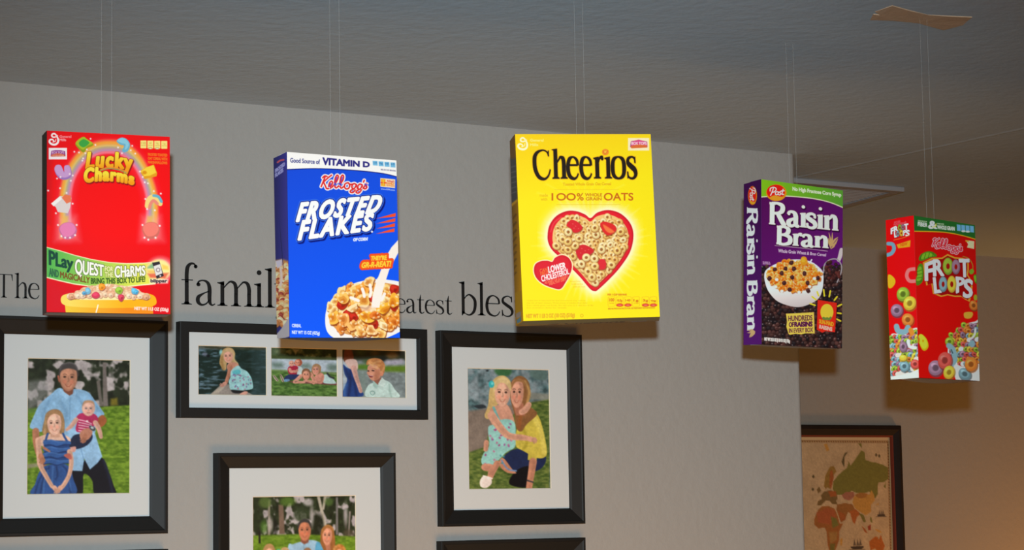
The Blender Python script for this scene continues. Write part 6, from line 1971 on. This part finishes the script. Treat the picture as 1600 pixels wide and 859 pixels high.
# ceiling vent in the hall: raised steel border and slanted louvres
vt = empty('ceiling_vent', (3.86, 4.585, CEIL), label='grey steel louvred vent on the hall ceiling behind the purple box', cat='ceiling vent')
q = lambda x, y, z: (x - 3.86 + (y - 4.40) * .22, y - 4.585, z)
g = Geo()
for (ax, ay, bx, by) in ((3.56, 4.405, 4.060, 4.437), (3.56, 4.745, 4.060, 4.777), (3.56, 4.437, 3.592, 4.745), (4.028, 4.437, 4.060, 4.745)):
    g.hexa([q(ax, ay, -.013), q(bx, ay, -.013), q(bx, by, -.013), q(ax, by, -.013), q(ax, ay, .0), q(bx, ay, .0), q(bx, by, .0), q(ax, by, .0)])
bevel(g.build('vent_border', MAT['vent'], vt), .002)
Geo().hexa([q(3.592, 4.437, -.001), q(4.028, 4.437, -.001), q(4.028, 4.745, -.001), q(3.592, 4.745, -.001), q(3.592, 4.437, .0), q(4.028, 4.437, .0), q(4.028, 4.745, .0), q(3.592, 4.745, .0)]).build('duct_backing', MAT['dark'], vt)
for k in range(13):
    y = 4.450 + k * .0235
    Geo().hexa([q(3.592, y + .012, -.0105), q(4.028, y + .012, -.0105), q(4.028, y + .014, -.0105), q(3.592, y + .014, -.0105), q(3.592, y, -.0012), q(4.028, y, -.0012), q(4.028, y + .002, -.0012), q(3.592, y + .002, -.0012)]).build('louvre', MAT['vent'], vt)

# brown paper tape on the ceiling, a twisted strip
pts = [(2.571, 2.862), (2.548, 2.836), (2.566, 2.828), (2.534, 2.808), (2.527, 2.756), (2.580, 2.768), (2.634, 2.782), (2.714, 2.756), (2.744, 2.81), (2.743, 2.859), (2.700, 2.848), (2.661, 2.837), (2.607, 2.843)]
pts = [(2.571, 2.862), (2.543, 2.822), (2.556, 2.820), (2.534, 2.808), (2.527, 2.756), (2.580, 2.770), (2.634, 2.782), (2.672, 2.770), (2.714, 2.756), (2.730, 2.785), (2.744, 2.81), (2.743, 2.859), (2.700, 2.848), (2.661, 2.837), (2.607, 2.843)]
n = len(pts)
cx, cy = 2.64, 2.81
v = [(x - cx, y - cy, -.0006 - .0012 * abs(math.sin(i * 2.1))) for i, (x, y) in enumerate(pts)] + [(x - cx, y - cy, 0) for x, y in pts]
f = [tuple(range(n)), tuple(range(2 * n - 1, n - 1, -1))] + [(i, (i + 1) % n, n + (i + 1) % n, n + i) for i in range(n)]
o = mesh_object('tape_strip', v, f, MAT['tape'])
o.location = (cx, cy, CEIL)
tag(o, 'twisted strip of brown tape stuck on the ceiling', 'tape')

# ------------------------------------------------------------------ hang the boxes
BOXES = [
    dict(loc=(1.2656, 3.1658, 2.0375), rot=(-1.57, 0.01, -10.77),
         c=[(-.095, -.0207, .1398), (.0952, -.0207, .139), (.0944, -.0207, -.1395), (-.095, -.0207, -.1394), (-.0952, .0207, .1397), (.0952, .0207, .1389), (.0944, .0207, -.1397), (-.0939, .0207, -.1396)],
         label='red cereal box with a rainbow arch and a yellow bowl of cereal on its front', art=dict(front=art_red_front, side=art_red_side),
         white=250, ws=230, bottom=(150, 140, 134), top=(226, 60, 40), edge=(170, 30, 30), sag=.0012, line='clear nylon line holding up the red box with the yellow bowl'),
    dict(loc=(1.6095, 3.0564, 2.0063), rot=(-.32, -.56, -1.98),
         c=[(-.0958, -.0245, .1453), (.0961, -.0245, .1426), (.0956, -.0245, -.1428), (-.0963, -.0245, -.1452), (-.0963, .0245, .1426), (.0961, .0245, .1399), (.0956, .0245, -.14), (-.095, .0245, -.1424)],
         label='blue cereal box with a white top band and a bowl of golden flakes', art=dict(front=art_blue_front, side=art_blue_side),
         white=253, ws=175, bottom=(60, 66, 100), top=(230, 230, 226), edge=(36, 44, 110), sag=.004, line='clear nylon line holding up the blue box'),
    dict(loc=(2.0354, 2.9822, 2.0522), rot=(-2.25, -1.27, -26.03),
         c=[(-.1141, -.03, .1563), (.113, -.03, .1518), (.1128, -.03, -.1546), (-.1137, -.03, -.1552), (-.1161, .03, .157), (.113, .03, .1525), (.1216, .03, -.1541), (-.1192, .03, -.1561)],
         label='yellow cereal box with a red heart-shaped bowl on its front', art=dict(front=art_yellow_front, side=art_yellow_side, base=art_yellow_base),
         white=252, ws=200, bottom=(160, 136, 70), top=(240, 200, 30), edge=(200, 150, 20), sag=.0006, line='clear nylon line holding up the yellow box'),
    dict(loc=(2.5639, 3.0836, 2.0223), rot=(.75, 1.6, .15),
         c=[(-.0962, -.0256, .1493), (.0964, -.0256, .1465), (.0937, -.0256, -.1465), (-.0945, -.0256, -.1489), (-.0952, .0256, .1467), (.0964, .0256, .1439), (.0937, .0256, -.1447), (-.0945, .0256, -.1471)],
         label='purple cereal box with a green top band and a white bowl among raisins', art=dict(front=art_purple_front, side=art_purple_side),
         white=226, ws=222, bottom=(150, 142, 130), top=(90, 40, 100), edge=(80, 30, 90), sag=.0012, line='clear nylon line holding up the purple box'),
    dict(loc=(2.6482, 2.8102, 1.9385), rot=(.04, .23, 12.25),
         c=[(-.0919, -.0291, .1392), (.0926, -.0291, .1379), (.0904, -.0291, -.1376), (-.0914, -.0291, -.1381), (-.0916, .0291, .137), (.0926, .0291, .1356), (.0904, .0291, -.1378), (-.0911, .0291, -.1384)],
         label='red cereal box with a green top band and scattered coloured rings', art=dict(front=art_loops_front, side=art_loops_side),
         white=184, ws=216, bottom=(176, 150, 120), top=(200, 40, 30), edge=(200, 30, 26), sag=.004, line='clear nylon line from the brown tape to the red box with coloured rings'),
]
for B in BOXES:
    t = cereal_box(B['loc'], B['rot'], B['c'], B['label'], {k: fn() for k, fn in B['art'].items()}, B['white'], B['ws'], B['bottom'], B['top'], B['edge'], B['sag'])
    m = Matrix.Translation(B['loc']) @ Matrix.Rotation(math.radians(B['rot'][2]), 4, 'Z') @ Matrix.Rotation(math.radians(B['rot'][1]), 4, 'Y') @ Matrix.Rotation(math.radians(B['rot'][0]), 4, 'X')
    p = m @ Vector((0.0, 0.0, sum(q[2] for q in (B['c'][0], B['c'][1], B['c'][4], B['c'][5])) / 4 + .0012))
    hanging_line(p, B['line'])
